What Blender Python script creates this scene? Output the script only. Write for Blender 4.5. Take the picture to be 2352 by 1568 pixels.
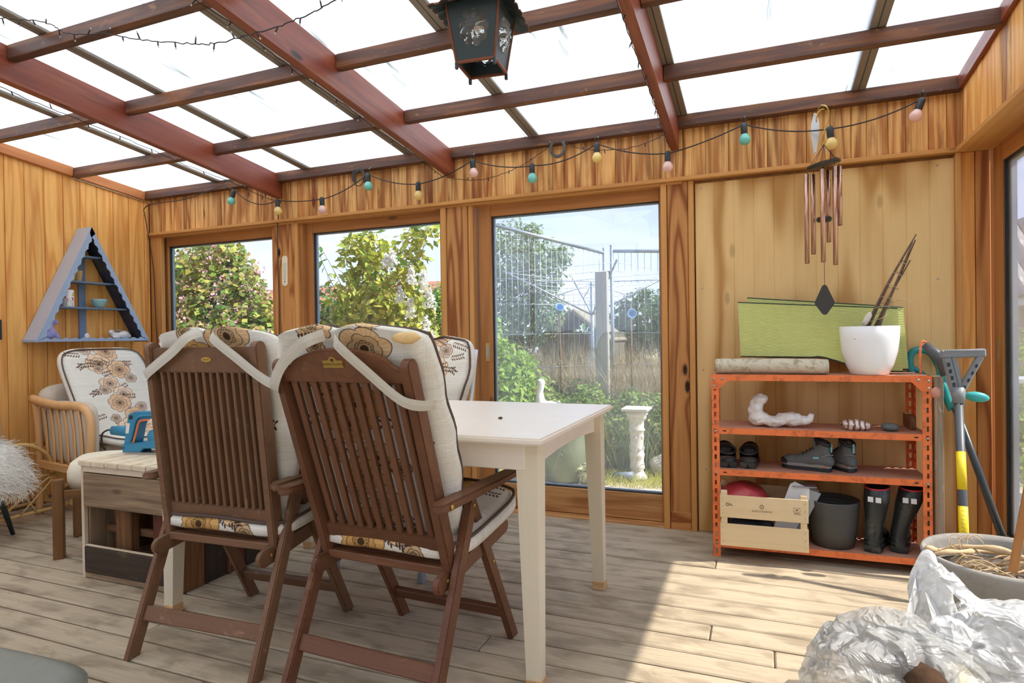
import bpy, bmesh, math, random
import numpy as np
from mathutils import Vector, Matrix
for o in list(bpy.data.objects): bpy.data.objects.remove(o, do_unlink=True)
C = bpy.context.scene.collection
SC = bpy.context.scene
PI = math.pi
random.seed(7); RNG = np.random.default_rng(7)
def V(*a): return Vector(a)

# ---------------------------------------------------------------- camera, sky, sun, exposure
YAW, PITCH, ROLL, FPX = 0.382936, -0.0084149, -0.0144331, 1422.1
cam = bpy.data.cameras.new('camera'); cam.sensor_width = 36; cam.lens = FPX/2352*36
cam.clip_start = 0.02; cam.clip_end = 300
co = bpy.data.objects.new('camera', cam); C.objects.link(co)
fw = V(-math.sin(YAW)*math.cos(PITCH), math.cos(YAW)*math.cos(PITCH), math.sin(PITCH))
rt = V(math.cos(YAW), math.sin(YAW), 0); up = rt.cross(fw)
r2 = rt*math.cos(ROLL)+up*math.sin(ROLL); u2 = -rt*math.sin(ROLL)+up*math.cos(ROLL)
co.matrix_world = Matrix(((r2.x,u2.x,-fw.x,0),(r2.y,u2.y,-fw.y,0),(r2.z,u2.z,-fw.z,1.1),(0,0,0,1)))
SC.camera = co
w = bpy.data.worlds.new('sky'); SC.world = w; w.use_nodes = True
n = w.node_tree.nodes; l = w.node_tree.links; n.clear()
wo = n.new('ShaderNodeOutputWorld'); bg = n.new('ShaderNodeBackground'); l.new(bg.outputs[0], wo.inputs[0])
tc = n.new('ShaderNodeTexCoord'); sx = n.new('ShaderNodeSeparateXYZ'); l.new(tc.outputs['Generated'], sx.inputs[0])
cr = n.new('ShaderNodeValToRGB'); l.new(sx.outputs['Z'], cr.inputs[0])
e = cr.color_ramp.elements; e[0].position = 0.0; e[0].color = (.66,.77,1.0,1); e[1].position = 1; e[1].color = (.22,.42,.86,1)
k = cr.color_ramp.elements.new(.35); k.color = (.42,.58,1.0,1)
mp = n.new('ShaderNodeMapping'); mp.inputs['Scale'].default_value = (1.2,1.2,5); l.new(tc.outputs['Generated'], mp.inputs[0])
nz = n.new('ShaderNodeTexNoise'); nz.inputs['Scale'].default_value = 2.2; nz.inputs['Detail'].default_value = 6; l.new(mp.outputs[0], nz.inputs[0])
c2 = n.new('ShaderNodeValToRGB'); l.new(nz.outputs[0], c2.inputs[0]); c2.color_ramp.elements[0].position = .45; c2.color_ramp.elements[1].position = .8
c2.color_ramp.elements[0].color = (0,0,0,1); c2.color_ramp.elements[1].color = (.75,.75,.75,1)
mx = n.new('ShaderNodeMix'); mx.data_type = 'RGBA'; l.new(c2.outputs[0], mx.inputs[0]); l.new(cr.outputs[0], mx.inputs[6]); mx.inputs[7].default_value = (.88,.92,1,1)
l.new(mx.outputs[2], bg.inputs[0]); bg.inputs[1].default_value = 0.88
sun = bpy.data.lights.new('sun', 'SUN'); sun.energy = 4.8; sun.angle = 0.012; sun.color = (1,.95,.87)
so = bpy.data.objects.new('sun', sun); C.objects.link(so)
so.rotation_euler = V(1,.15,1.265).to_track_quat('Z','Y').to_euler(); so.location = (20,3,25)
SC.view_settings.view_transform = 'Standard'; SC.view_settings.look = 'None'
SC.view_settings.gamma = 1; SC.view_settings.use_curve_mapping = False; SC.view_settings.exposure = 0.95
SC.cycles.max_bounces = 10; SC.cycles.diffuse_bounces = 5; SC.cycles.glossy_bounces = 4
SC.cycles.transmission_bounces = 6; SC.cycles.transparent_max_bounces = 16; SC.cycles.caustics_reflective = False; SC.cycles.caustics_refractive = False

# ---------------------------------------------------------------- object helpers
RM = {}
def mk(name, me, mat, parent=None, M=None, smooth=False):
    o = bpy.data.objects.new(name, me); C.objects.link(o)
    if mat is not None and not len(me.materials): me.materials.append(mat)
    if smooth and len(me.polygons): me.polygons.foreach_set('use_smooth', [True]*len(me.polygons))
    M = M or Matrix.Identity(4)
    RM[o.name] = M
    if parent is not None:
        o.parent = parent; o.matrix_basis = RM[parent.name].inverted() @ M
    else: o.matrix_basis = M
    return o
def mesh(name, vs, fs, uv=None):
    me = bpy.data.meshes.new(name); me.from_pydata([tuple(v) for v in vs], [], fs); me.update()
    if uv is not None:
        lay = me.uv_layers.new(name='uv')
        idx = np.empty(len(me.loops), dtype=np.int32); me.loops.foreach_get('vertex_index', idx)
        lay.data.foreach_set('uv', np.asarray(uv, dtype=np.float32)[idx].ravel())
    return me
def thing(name, label, cat, loc=(0,0,0), rotz=0, group=None):
    o = bpy.data.objects.new(name, None); C.objects.link(o); o.empty_display_size = .05
    o.location = loc; o.rotation_euler = (0,0,rotz); RM[o.name] = Matrix.Identity(4)
    o['label'] = label; o['category'] = cat
    if group: o['group'] = group
    return o
def tag(o, label, cat, group=None):
    o['label'] = label; o['category'] = cat
    if group: o['group'] = group
    return o
def lab(o, t): o['label'] = t; return o
def struct(o): o['kind'] = 'structure'; return o
def stuff(o): o['kind'] = 'stuff'; return o
def sempty(name):
    o = bpy.data.objects.new(name, None); C.objects.link(o); o.empty_display_size = .05; RM[o.name] = Matrix.Identity(4); o['kind'] = 'structure'; return o
def dup(root, loc=None, rotz=None, label=None):
    def cp(o, par):
        c = o.copy(); C.objects.link(c); c.parent = par; RM[c.name] = RM[o.name]
        for ch in list(o.children): cp(ch, c)
        return c
    r = cp(root, None)
    if loc is not None: r.location = loc
    if rotz is not None: r.rotation_euler = (0,0,rotz)
    if label: r['label'] = label
    return r
_bc = {}
def boxme(sx, sy, sz, bev, mat, seg=1):
    key = (round(sx,4),round(sy,4),round(sz,4),round(bev,4),seg,mat.name if mat else '')
    if key in _bc: return _bc[key]
    bm = bmesh.new(); bmesh.ops.create_cube(bm, size=1); bmesh.ops.scale(bm, vec=(sx,sy,sz), verts=bm.verts)
    if bev > 0: bmesh.ops.bevel(bm, geom=bm.edges[:], offset=min(bev, .45*min(sx,sy,sz)), segments=seg, affect='EDGES')
    me = bpy.data.meshes.new('box'); bm.to_mesh(me); bm.free(); _bc[key] = me
    return me
def rotto(d, upv=None):
    z = d.normalized(); upv = upv or (V(0,0,1) if abs(z.z) < .95 else V(0,1,0))
    x = upv.cross(z)
    if x.length < 1e-5: x = V(1,0,0).cross(z)
    x.normalize(); y = z.cross(x)
    return Matrix(((x.x,y.x,z.x,0),(x.y,y.y,z.y,0),(x.z,y.z,z.z,0),(0,0,0,1)))
def bar(name, mat, par, p, q, w, d, up=None, bev=.002):
    """box from p to q; d measured along 'up', w across it"""
    p, q = Vector(p), Vector(q); L = (q-p).length
    M = Matrix.Translation((p+q)/2) @ rotto(q-p, Vector(up) if up else None)
    return mk(name, boxme(w, d, L, bev, mat), mat, par, M)
def blk(name, mat, par, lo, hi, bev=.002, seg=1):
    s = [abs(hi[i]-lo[i]) for i in range(3)]; c = V(*[(hi[i]+lo[i])/2 for i in range(3)])
    ax = max(range(3), key=lambda i: s[i])
    if ax == 2: R = Matrix.Identity(4); dims = s
    elif ax == 0: R = Matrix(((0,0,1,0),(1,0,0,0),(0,1,0,0),(0,0,0,1))); dims = (s[1], s[2], s[0])
    else: R = Matrix(((0,1,0,0),(0,0,1,0),(1,0,0,0),(0,0,0,1))); dims = (s[2], s[0], s[1])
    return mk(name, boxme(dims[0],dims[1],dims[2],bev,mat,seg), mat, par, Matrix.Translation(c) @ R)
def joinboxes(name, mat, par, boxes, M=None):
    vs, fs = [], []
    for lo, hi in boxes:
        b = len(vs); x0,y0,z0 = lo; x1,y1,z1 = hi
        vs += [(x0,y0,z0),(x1,y0,z0),(x1,y1,z0),(x0,y1,z0),(x0,y0,z1),(x1,y0,z1),(x1,y1,z1),(x0,y1,z1)]
        fs += [tuple(b+i for i in f) for f in ((0,3,2,1),(4,5,6,7),(0,1,5,4),(1,2,6,5),(2,3,7,6),(3,0,4,7))]
    return mk(name, mesh(name, vs, fs), mat, par, M)
def smoothpts(pts, n=6):
    P = [Vector(p) for p in pts]; P = [P[0]*2-P[1]]+P+[P[-1]*2-P[-2]]; out = []
    for i in range(1, len(P)-2):
        for j in range(n):
            t = j/n; a,b,c,d = P[i-1],P[i],P[i+1],P[i+2]
            out.append(.5*((2*b)+(c-a)*t+(2*a-5*b+4*c-d)*t*t+(3*b-a-3*c+d)*t**3))
    out.append(P[-2]); return out
def tubeme(pts, r, n=8, closed=False, sx=1, up=None):
    P = [Vector(p) for p in pts]; N = len(P); rs = r if hasattr(r,'__len__') else [r]*N
    vs, fs = [], []; nrm = None
    for i in range(N):
        a = P[i-1] if (i > 0 or closed) else P[i]; b = P[(i+1)%N] if (i < N-1 or closed) else P[i]
        t = (b-a).normalized()
        if up is not None: s = Vector(up).cross(t).normalized()
        elif nrm is None:
            s = (V(0,0,1) if abs(t.z) < .9 else V(1,0,0)).cross(t).normalized()
        else: s = (nrm-t*nrm.dot(t)).normalized()
        nrm = s; u = t.cross(s)
        for k in range(n):
            an = 2*PI*k/n; vs.append(P[i]+(s*math.cos(an)*sx+u*math.sin(an))*rs[i])
    for i in range(N if closed else N-1):
        for k in range(n):
            a = i*n+k; b = i*n+(k+1)%n; j = ((i+1)%N)*n
            fs.append((a, b, j+(k+1)%n, j+k))
    if not closed: fs += [tuple(range(n))[::-1], tuple((N-1)*n+k for k in range(n))]
    return mesh('tube', vs, fs)
def tube(name, mat, par, pts, r, n=8, closed=False, sx=1, M=None, up=None):
    return mk(name, tubeme(pts, r, n, closed, sx, up), mat, par, M, smooth=True)
def lathe(name, mat, par, prof, n=32, M=None, loc=None, smooth=True):
    vs, fs = [], []
    for i,(r,z) in enumerate(prof):
        for k in range(n): a = 2*PI*k/n; vs.append((r*math.cos(a), r*math.sin(a), z))
    for i in range(len(prof)-1):
        for k in range(n): a = i*n+k; b = i*n+(k+1)%n; fs.append((a,b,b+n,a+n))
    if prof[0][0] > 1e-5: fs.append(tuple(range(n))[::-1])
    if prof[-1][0] > 1e-5: fs.append(tuple((len(prof)-1)*n+k for k in range(n)))
    if loc is not None: M = Matrix.Translation(Vector(loc))
    o = mk(name, mesh(name, vs, fs), mat, par, M, smooth=smooth); return o
def prism(name, mat, par, poly, t, M=None, bev=0):
    """2-D outline extruded along z by t (centred)"""
    bm = bmesh.new(); f = bm.faces.new([bm.verts.new((x,y,-t/2)) for x,y in poly])
    r = bmesh.ops.extrude_face_region(bm, geom=[f]); bmesh.ops.translate(bm, vec=(0,0,t), verts=[v for v in r['geom'] if isinstance(v, bmesh.types.BMVert)])
    bmesh.ops.recalc_face_normals(bm, faces=bm.faces[:])
    if bev: bmesh.ops.bevel(bm, geom=[e for e in bm.edges if abs(e.verts[0].co.z-e.verts[1].co.z) < 1e-6], offset=bev, segments=2, affect='EDGES')
    me = bpy.data.meshes.new(name); bm.to_mesh(me); bm.free()
    return mk(name, me, mat, par, M)
def ico(name, mat, par, r=1, sub=2, sc=(1,1,1), M=None, loc=None, noise=0, nf=3, seed=0):
    bm = bmesh.new(); bmesh.ops.create_icosphere(bm, subdivisions=sub, radius=1)
    from mathutils import noise as NZ
    for v in bm.verts:
        d = 1+noise*NZ.noise(v.co*nf+V(seed*3.1,seed,0)); v.co = V(v.co.x*sc[0]*r*d, v.co.y*sc[1]*r*d, v.co.z*sc[2]*r*d)
    me = bpy.data.meshes.new(name); bm.to_mesh(me); bm.free()
    if loc is not None: M = Matrix.Translation(Vector(loc)) @ (M or Matrix.Identity(4))
    return mk(name, me, mat, par, M, smooth=True)
def text(name, s, size, mat, par, M, ext=.0002, align='CENTER', space=1):
    cu = bpy.data.curves.new(name, 'FONT'); cu.body = s; cu.size = size; cu.align_x = align; cu.align_y = 'CENTER'; cu.extrude = ext; cu.space_character = space
    cu.resolution_u = 2
    t = bpy.data.objects.new('tmp', cu); C.objects.link(t); bpy.context.view_layer.update()
    me = bpy.data.meshes.new_from_object(t); bpy.data.objects.remove(t, do_unlink=True)
    return mk(name, me, mat, par, M)
def frame(o, x, y):
    """matrix with origin o, local x and y axes"""
    x = Vector(x).normalized(); z = x.cross(Vector(y)).normalized(); y = z.cross(x); o = Vector(o)
    return Matrix(((x.x,y.x,z.x,o.x),(x.y,y.y,z.y,o.y),(x.z,y.z,z.z,o.z),(0,0,0,1)))
def T(x,y,z): return Matrix.Translation((x,y,z))
def Rz(a): return Matrix.Rotation(a,4,'Z')
def Rx(a): return Matrix.Rotation(a,4,'X')
def Ry(a): return Matrix.Rotation(a,4,'Y')

# ---------------------------------------------------------------- materials
def S(h):
    c = [int(h[i:i+2],16)/255 for i in (0,2,4)]
    return tuple(((x+.055)/1.055)**2.4 if x > .04045 else x/12.92 for x in c)+(1,)
def base(name):
    m = bpy.data.materials.new(name); m.use_nodes = True; nt = m.node_tree
    return m, nt.nodes, nt.links, nt.nodes['Principled BSDF']
def mixc(n, l, fac, a, b, blend='MIX'):
    x = n.new('ShaderNodeMix'); x.data_type = 'RGBA'; x.blend_type = blend
    for i, v in ((0,fac),(6,a),(7,b)):
        if isinstance(v, (int,float)): x.inputs[i].default_value = v
        elif isinstance(v, tuple): x.inputs[i].default_value = v
        else: l.new(v, x.inputs[i])
    return x.outputs[2]
def noise(n, l, vec, scale, detail=3, dist=0, rough=.5):
    x = n.new('ShaderNodeTexNoise'); x.inputs['Scale'].default_value = scale; x.inputs['Detail'].default_value = detail
    x.inputs['Distortion'].default_value = dist; x.inputs['Roughness'].default_value = rough
    if vec is not None: l.new(vec, x.inputs['Vector'])
    return x.outputs[0]
def ramp(n, l, fac, a, b, c0=(0,0,0,1), c1=(1,1,1,1)):
    x = n.new('ShaderNodeValToRGB'); l.new(fac, x.inputs[0]); x.color_ramp.elements[0].position = a; x.color_ramp.elements[1].position = b
    x.color_ramp.elements[0].color = c0; x.color_ramp.elements[1].color = c1; return x.outputs[0]
def math_(n, l, op, a, b=None, c=None):
    x = n.new('ShaderNodeMath'); x.operation = op
    for i, v in enumerate((a,b,c)):
        if v is None: continue
        if isinstance(v,(int,float)): x.inputs[i].default_value = v
        else: l.new(v, x.inputs[i])
    return x.outputs[0]
def coords(n, l, scale=(1,1,1), rnd=True, kind='Object'):
    tc = n.new('ShaderNodeTexCoord'); out = tc.outputs[kind]
    if rnd:
        oi = n.new('ShaderNodeObjectInfo'); m = n.new('ShaderNodeVectorMath'); m.operation = 'MULTIPLY_ADD'
        cb = n.new('ShaderNodeCombineXYZ')
        for i in range(3): l.new(oi.outputs['Random'], cb.inputs[i])
        l.new(cb.outputs[0], m.inputs[0]); m.inputs[1].default_value = (31.7,17.3,53.1); l.new(out, m.inputs[2]); out = m.outputs[0]
    mp = n.new('ShaderNodeMapping'); mp.inputs['Scale'].default_value = scale; l.new(out, mp.inputs[0]); return mp.outputs[0]
def bump(n, l, b, h, strength=.3, dist=.002):
    x = n.new('ShaderNodeBump'); x.inputs['Strength'].default_value = strength; x.inputs['Distance'].default_value = dist
    l.new(h, x.inputs['Height']); l.new(x.outputs[0], b.inputs['Normal'])
def wood(name, light, dark, knot=None, fine=.35, rings=.5, knots=.5, var=.15, rough=.55, stain=None, stainamt=0, nring=26, ss=(26,26,2.2), rscale=3.0, wear=None, wearamt=0, bmp=.25, spec=.3, zs=.16):
    m, n, l, b = base(name)
    v = coords(n, l, (1,1,1)); 
    def mp(s):
        x = n.new('ShaderNodeMapping'); x.inputs['Scale'].default_value = s; l.new(v, x.inputs[0]); return x.outputs[0]
    fld = noise(n, l, mp((rscale*2.2,rscale*2.2,rscale*zs)), 1, 2, .2)
    vo = n.new('ShaderNodeTexVoronoi'); vo.inputs['Scale'].default_value = 1; l.new(mp((5.5,5.5,2.1)), vo.inputs['Vector'])
    kd = vo.outputs['Distance']
    halo = math_(n,l,'POWER', math_(n,l,'SUBTRACT',1.0, math_(n,l,'MINIMUM', math_(n,l,'MULTIPLY',kd,3.0), 1.0)), 2.0)
    f2 = math_(n,l,'ADD', fld, math_(n,l,'MULTIPLY', halo, .13*knots))
    rg = math_(n,l,'MULTIPLY_ADD', math_(n,l,'SINE', math_(n,l,'MULTIPLY', f2, nring*2*PI/4)), .5, .5)
    rg = math_(n,l,'POWER', rg, 2.2)
    fn = noise(n, l, mp((170,170,3.2)), 1, 3, 0, .65)
    lo = noise(n, l, mp((9,9,.7)), 1, 2, .3)
    col = mixc(n,l, math_(n,l,'MULTIPLY', rg, rings), light, dark)
    col = mixc(n,l, math_(n,l,'MULTIPLY', ramp(n,l,fn,.35,.7), fine), col, dark)
    kn = ramp(n,l,kd,.055,.10,(1,1,1,1),(0,0,0,1))
    col = mixc(n,l, math_(n,l,'MULTIPLY', kn, min(1,knots*1.4)), col, knot or tuple([c*.35 for c in dark[:3]]+[1]))
    if stainamt: 
        st = noise(n, l, mp(ss), 1, 4, .4); col = mixc(n,l, math_(n,l,'MULTIPLY', ramp(n,l,st,.48,.66), stainamt), col, stain)
    if wearamt:
        ws = noise(n, l, mp((22,22,9)), 1, 6, .5, .7); col = mixc(n,l, math_(n,l,'MULTIPLY', ramp(n,l,ws,.60,.68), wearamt), col, wear)
    oi = n.new('ShaderNodeObjectInfo'); hs = n.new('ShaderNodeHueSaturation')
    l.new(math_(n,l,'MULTIPLY_ADD', math_(n,l,'ADD', math_(n,l,'MULTIPLY', oi.outputs['Random'], .6), math_(n,l,'MULTIPLY',lo,.8)), var*2, 1-var*1.4), hs.inputs['Value'])
    l.new(col, hs.inputs['Color']); l.new(hs.outputs[0], b.inputs['Base Color'])
    b.inputs['Roughness'].default_value = rough; b.inputs['Specular IOR Level'].default_value = spec
    bump(n, l, b, math_(n,l,'ADD', fn, math_(n,l,'MULTIPLY',rg,.5)), bmp, .0015)
    return m
def plain(name, col, rough=.5, metal=0, var=.12, scale=12, bmp=0, bscale=60, spec=.5, dirt=None, dirtamt=0, dscale=9, coat=0, trans=0):
    m, n, l, b = base(name); v = coords(n, l)
    nz = noise(n,l,v,scale,4,.3)
    hs = n.new('ShaderNodeHueSaturation'); hs.inputs['Color'].default_value = col
    l.new(math_(n,l,'MULTIPLY_ADD', nz, var*2, 1-var), hs.inputs['Value']); c = hs.outputs[0]
    if dirtamt: c = mixc(n,l, math_(n,l,'MULTIPLY', ramp(n,l,noise(n,l,v,dscale,7,.6,.7),.5,.66), dirtamt), c, dirt)
    l.new(c, b.inputs['Base Color'])
    b.inputs['Roughness'].default_value = rough; b.inputs['Metallic'].default_value = metal; b.inputs['Specular IOR Level'].default_value = spec
    b.inputs['Coat Weight'].default_value = coat; b.inputs['Transmission Weight'].default_value = trans
    if bmp: bump(n,l,b, noise(n,l,v,bscale,4), bmp, .004)
    return m
def leafmat(name, cols, trans=.35, rough=.5):
    m, n, l, b = base(name)
    g = n.new('ShaderNodeNewGeometry'); cr = n.new('ShaderNodeValToRGB'); l.new(g.outputs['Random Per Island'], cr.inputs[0])
    e = cr.color_ramp.elements; e[0].color = cols[0]; e[1].color = cols[-1]
    for i, c in enumerate(cols[1:-1]): k = e.new((i+1)/(len(cols)-1)); k.color = c
    l.new(cr.outputs[0], b.inputs['Base Color']); b.inputs['Roughness'].default_value = rough; b.inputs['Specular IOR Level'].default_value = .3
    tr = n.new('ShaderNodeBsdfTranslucent'); l.new(cr.outputs[0], tr.inputs[0]); ms = n.new('ShaderNodeMixShader'); ms.inputs[0].default_value = trans
    l.new(b.outputs[0], ms.inputs[1]); l.new(tr.outputs[0], ms.inputs[2]); l.new(ms.outputs[0], n['Material Output'].inputs[0]); return m
def glassmat(name, tint=(.985,.985,.99,1), refl=.06, haze=0.0):
    m, n, l, b = base(name); n.remove(b)
    tr = n.new('ShaderNodeBsdfTransparent'); tr.inputs[0].default_value = tint
    gl = n.new('ShaderNodeBsdfGlossy'); gl.inputs['Roughness'].default_value = .0
    lw = n.new('ShaderNodeLayerWeight'); lw.inputs['Blend'].default_value = .5
    f = math_(n,l,'MULTIPLY_ADD', math_(n,l,'POWER', lw.outputs['Facing'], 4.0), .9, refl)
    base_sh = tr.outputs[0]
    if haze:
        df = n.new('ShaderNodeBsdfDiffuse'); df.inputs[0].default_value = (.85,.87,.85,1)
        dt = n.new('ShaderNodeBsdfTranslucent'); dt.inputs[0].default_value = (.85,.87,.85,1)
        m0 = n.new('ShaderNodeMixShader'); m0.inputs[0].default_value = .5; l.new(df.outputs[0], m0.inputs[1]); l.new(dt.outputs[0], m0.inputs[2])
        v = coords(n,l,(1,1,1),False); hz = ramp(n,l,noise(n,l,v,2.2,6,.5),.3,.75)
        m1 = n.new('ShaderNodeMixShader'); l.new(math_(n,l,'MULTIPLY_ADD',hz,haze,haze*.3), m1.inputs[0]); l.new(tr.outputs[0], m1.inputs[1]); l.new(m0.outputs[0], m1.inputs[2]); base_sh = m1.outputs[0]
    ms = n.new('ShaderNodeMixShader'); l.new(f, ms.inputs[0]); l.new(base_sh, ms.inputs[1]); l.new(gl.outputs[0], ms.inputs[2])
    l.new(ms.outputs[0], n['Material Output'].inputs[0]); return m

M_pine = wood('pine boards', S('F8BE6C'), S('CC762C'), S('5A2C10'), fine=.3, rings=.52, knots=.9, var=.14, stain=S('B87838'), stainamt=.25)
M_fascia = wood('weathered pine boards', S('F6C27A'), S('A85E22'), S('4A200C'), fine=.5, rings=.7, knots=.7, var=.22, stain=S('7A3A14'), stainamt=.75)
M_frame = wood('honey pine frame', S('D39A58'), S('A66A34'), S('40200C'), fine=.25, rings=.35, knots=.35, var=.12, nring=18)
M_sash = wood('stained sash wood', S('BE8248'), S('8A562C'), S('30180A'), fine=.3, rings=.4, knots=.4, var=.12, nring=18)
M_post = wood('bold grain post', S('CE9254'), S('8C4E20'), S('2C1408'), fine=.3, rings=.95, knots=1, var=.12, nring=30)
M_sill = wood('patchy sill wood', S('D2A066'), S('9A5E2C'), S('3E2410'), fine=.4, rings=.5, knots=.6, var=.15, stain=S('8A4E20'), stainamt=.5)
M_ply = wood('plywood', S('EAC486'), S('B07A38'), S('8A7048'), fine=.12, rings=.85, knots=.32, var=.06, nring=20, rscale=1.35, rough=.6, zs=.42)
M_rafter = wood('red stained rafter', S('84402A'), S('5E2616'), S('2A100A'), fine=.35, rings=.45, knots=1, var=.22, rough=.4, spec=.5, stain=S('A86238'), stainamt=.35)
M_purlin = wood('dark stained purlin', S('64463A'), S('3E2822'), S('1E0E08'), fine=.4, rings=.3, knots=.5, var=.2, rough=.45, stain=S('96603A'), stainamt=.6, wear=S('AC7C4C'), wearamt=.5)
M_rake = wood('orange rake board', S('C9824E'), S('A05A2C'), S('4A2410'), fine=.3, rings=.35, knots=.4, var=.1)
M_deck = wood('weathered deck', S('C0AE92'), S('857560'), S('4A3E30'), fine=.38, rings=.12, knots=.3, ss=(12,12,5), var=.08, rough=.8, stain=S('6A5B46'), stainamt=.5, wear=S('CDB68C'), wearamt=.4, bmp=.5)
M_chair = wood('brown painted hardwood', S('7C5A40'), S('583C2A'), S('2A180F'), fine=.3, rings=.15, knots=.1, var=.18, rough=.45, wear=S('A88868'), wearamt=.45, bmp=.15)
M_chair2 = wood('dark brown hardwood', S('744C34'), S('4A2E1E'), S('22120B'), fine=.3, rings=.2, knots=.1, var=.18, rough=.4, wear=S('94704E'), wearamt=.25, bmp=.12)
M_cream = wood('cream lacquered wood', S('EFE3D2'), S('E0D0B8'), S('B8A078'), fine=.18, rings=.12, knots=0, var=.04, rough=.35, bmp=.05, spec=.5)
M_creamleg = wood('cream leg paint', S('E4D8BC'), S('D2C2A0'), S('A89870'), fine=.15, rings=.1, knots=.0, var=.05, rough=.45, bmp=.05)
M_block = wood('raw pine block', S('DDB888'), S('BE8E5A'), fine=.4, rings=.5, knots=.2, var=.05)
M_greywood = wood('old grey timber', S('AE9474'), S('6E5840'), S('3A2C1E'), fine=.6, rings=.4, knots=.4, var=.18, rough=.8, stain=S('5E4A36'), stainamt=.5, bmp=.5)
M_brownwood = wood('old brown timber', S('8E6440'), S('583A24'), S('2A1A10'), fine=.6, rings=.4, knots=.4, var=.2, rough=.8, bmp=.5)
M_redold = wood('old red brown timber', S('70402E'), S('43241A'), S('20100C'), fine=.5, rings=.2, knots=.2, var=.2, rough=.7, wear=S('A88A6A'), wearamt=.5)
M_blackwood = wood('charred timber', S('4A3E32'), S('2A231C'), fine=.5, rings=.2, knots=.2, var=.25, rough=.8, wear=S('8C7450'), wearamt=.3, bmp=.6)
M_paletop = wood('bleached planks', S('E2D2B6'), S('BFA67E'), S('8A6C48'), fine=.3, rings=.35, knots=.3, var=.08, rough=.7)
M_beech = wood('beech', S('E4B47C'), S('C8935A'), fine=.2, rings=.25, knots=.1, var=.06, rough=.4)
M_oak = wood('brown oak leg', S('80582F'), S('553618'), fine=.4, rings=.35, knots=.1, var=.08)
M_roof, n, l, b = base('polycarbonate sheet')
v = coords(n,l,(1,1,1),False)
wv = n.new('ShaderNodeTexWave'); wv.wave_type = 'BANDS'; wv.bands_direction = 'X'; wv.inputs['Scale'].default_value = 20; l.new(v, wv.inputs[0])
def _mp(s):
    x = n.new('ShaderNodeMapping'); x.inputs['Scale'].default_value = s; l.new(v, x.inputs[0]); return x.outputs[0]
d1 = ramp(n,l,noise(n,l,_mp((3,1.0,1)),1,6,.8),.48,.80); d2 = ramp(n,l,noise(n,l,_mp((26,1.6,1)),1,6,.4),.62,.74)
c = mixc(n,l, math_(n,l,'MULTIPLY',d1,.5), (.93,.95,.945,1), S('6A7068'))
c = mixc(n,l, math_(n,l,'MULTIPLY',d2,.8), c, S('6A7064')); c = mixc(n,l, math_(n,l,'MULTIPLY',wv.outputs[1],.12), c, S('A0A8A4'))
tl = n.new('ShaderNodeBsdfTranslucent'); l.new(c, tl.inputs[0]); l.new(c, b.inputs['Base Color']); b.inputs['Roughness'].default_value = .3
ms = n.new('ShaderNodeMixShader'); ms.inputs[0].default_value = .88; l.new(b.outputs[0], ms.inputs[1]); l.new(tl.outputs[0], ms.inputs[2]); l.new(ms.outputs[0], n['Material Output'].inputs[0])
M_alu = plain('grey glazing bar', S('8A8076'), .5, .0, .05)
M_aludark = plain('bar groove', S('4A4640'), .7, 0, .05)
M_glass = glassmat('window glass', refl=.05, haze=.02)
M_glassd = glassmat('dusty door glass', refl=.06, haze=.15)
M_gasket = plain('black gasket', S('23282C'), .5, 0, .1)
M_spacer = plain('grey spacer', S('8EA0AC'), .4, .3, .1)
M_brass = plain('brass', S('C2A050'), .35, .7, .1)
M_steel = plain('steel', S('A8A8A4'), .35, .8, .1)
M_black = plain('black rubber', S('24282A'), .45, 0, .1)
M_blackcable = plain('dark cable', S('332E2C'), .6, 0, .1)
M_white = plain('white plaster', S('F2F0EA'), .7, 0, .04)
# ================================================================ room shell
XL, XR, YW, YF = -4.583, .892, 3.564, -.95
def roofz(y): return 2.30+.107*(3.5-y)
floor = struct(joinboxes('floor', M_blackwood, None, [((-4.7,YF,-.09),(1.15,3.75,-.045))]))
rr = random.Random(3)
k = 0; y = 1.957-.12*25
while y < 3.6:
    if y+.12 > YF:
        cuts = [-4.6]
        if k % 3 == 1: cuts.append(rr.uniform(-3.8,.4))
        if 2.19 < y < 2.25: cuts = [-4.6, .03]
        if k % 5 == 0 and y < 1.9: cuts = [-4.6, rr.uniform(-2.6,-.5)]
        cuts.append(1.06)
        for a, b_ in zip(cuts, cuts[1:]):
            dz = rr.uniform(-.002,.001)
            blk('plank', M_deck, floor, (a+.0015,y+.005,-.045+dz), (b_-.0015,min(y+.115,3.62),dz), .005)
    y += .12; k += 1
# ---- back wall
wb = struct(joinboxes('wall_back', M_sash, None, [((-4.75,3.60,1.95),(1.2,3.70,2.33)), ((-3.34,3.585,0),(-3.06,3.70,1.95)), ((-1.94,3.585,0),(-1.70,3.70,1.95)), ((-.51,3.60,-.02),(1.10,3.70,1.95)), ((-4.75,3.60,-.02),(-4.55,3.70,1.95))]))
x = XL
while x < 1.0:
    wd = rr.choice([.068,.12,.095,.075,.11]); x2 = min(x+wd, 1.02)
    blk('plank', M_fascia, wb, (x+.0008,3.564+rr.uniform(0,.002),1.96), (x2-.0008,3.60,2.31), .0025); x = x2
blk('wall_plate', M_purlin, wb, (XL,3.508,2.235), (1.0,3.564,2.302), .004)
lab(blk('head_trim', M_frame, wb, (XL,3.535,1.948), (1.0,3.62,1.970), .003), 'narrow pine ledge running over the windows')
blk('head_lining', M_frame, wb, (XL,3.56,1.935), (-.40,3.64,1.949), .002)
for a, b_, m in ((-4.583,-4.525,M_frame),(-4.522,-4.462,M_frame)): blk('jamb_board', m, wb, (a,3.566,0), (b_,3.60,1.948), .003)
blk('post', M_post, wb, (-3.305,3.566,0), (-3.118,3.60,1.948), .003); blk('post', M_frame, wb, (-3.116,3.560,0), (-3.085,3.64,1.948), .003)
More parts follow.
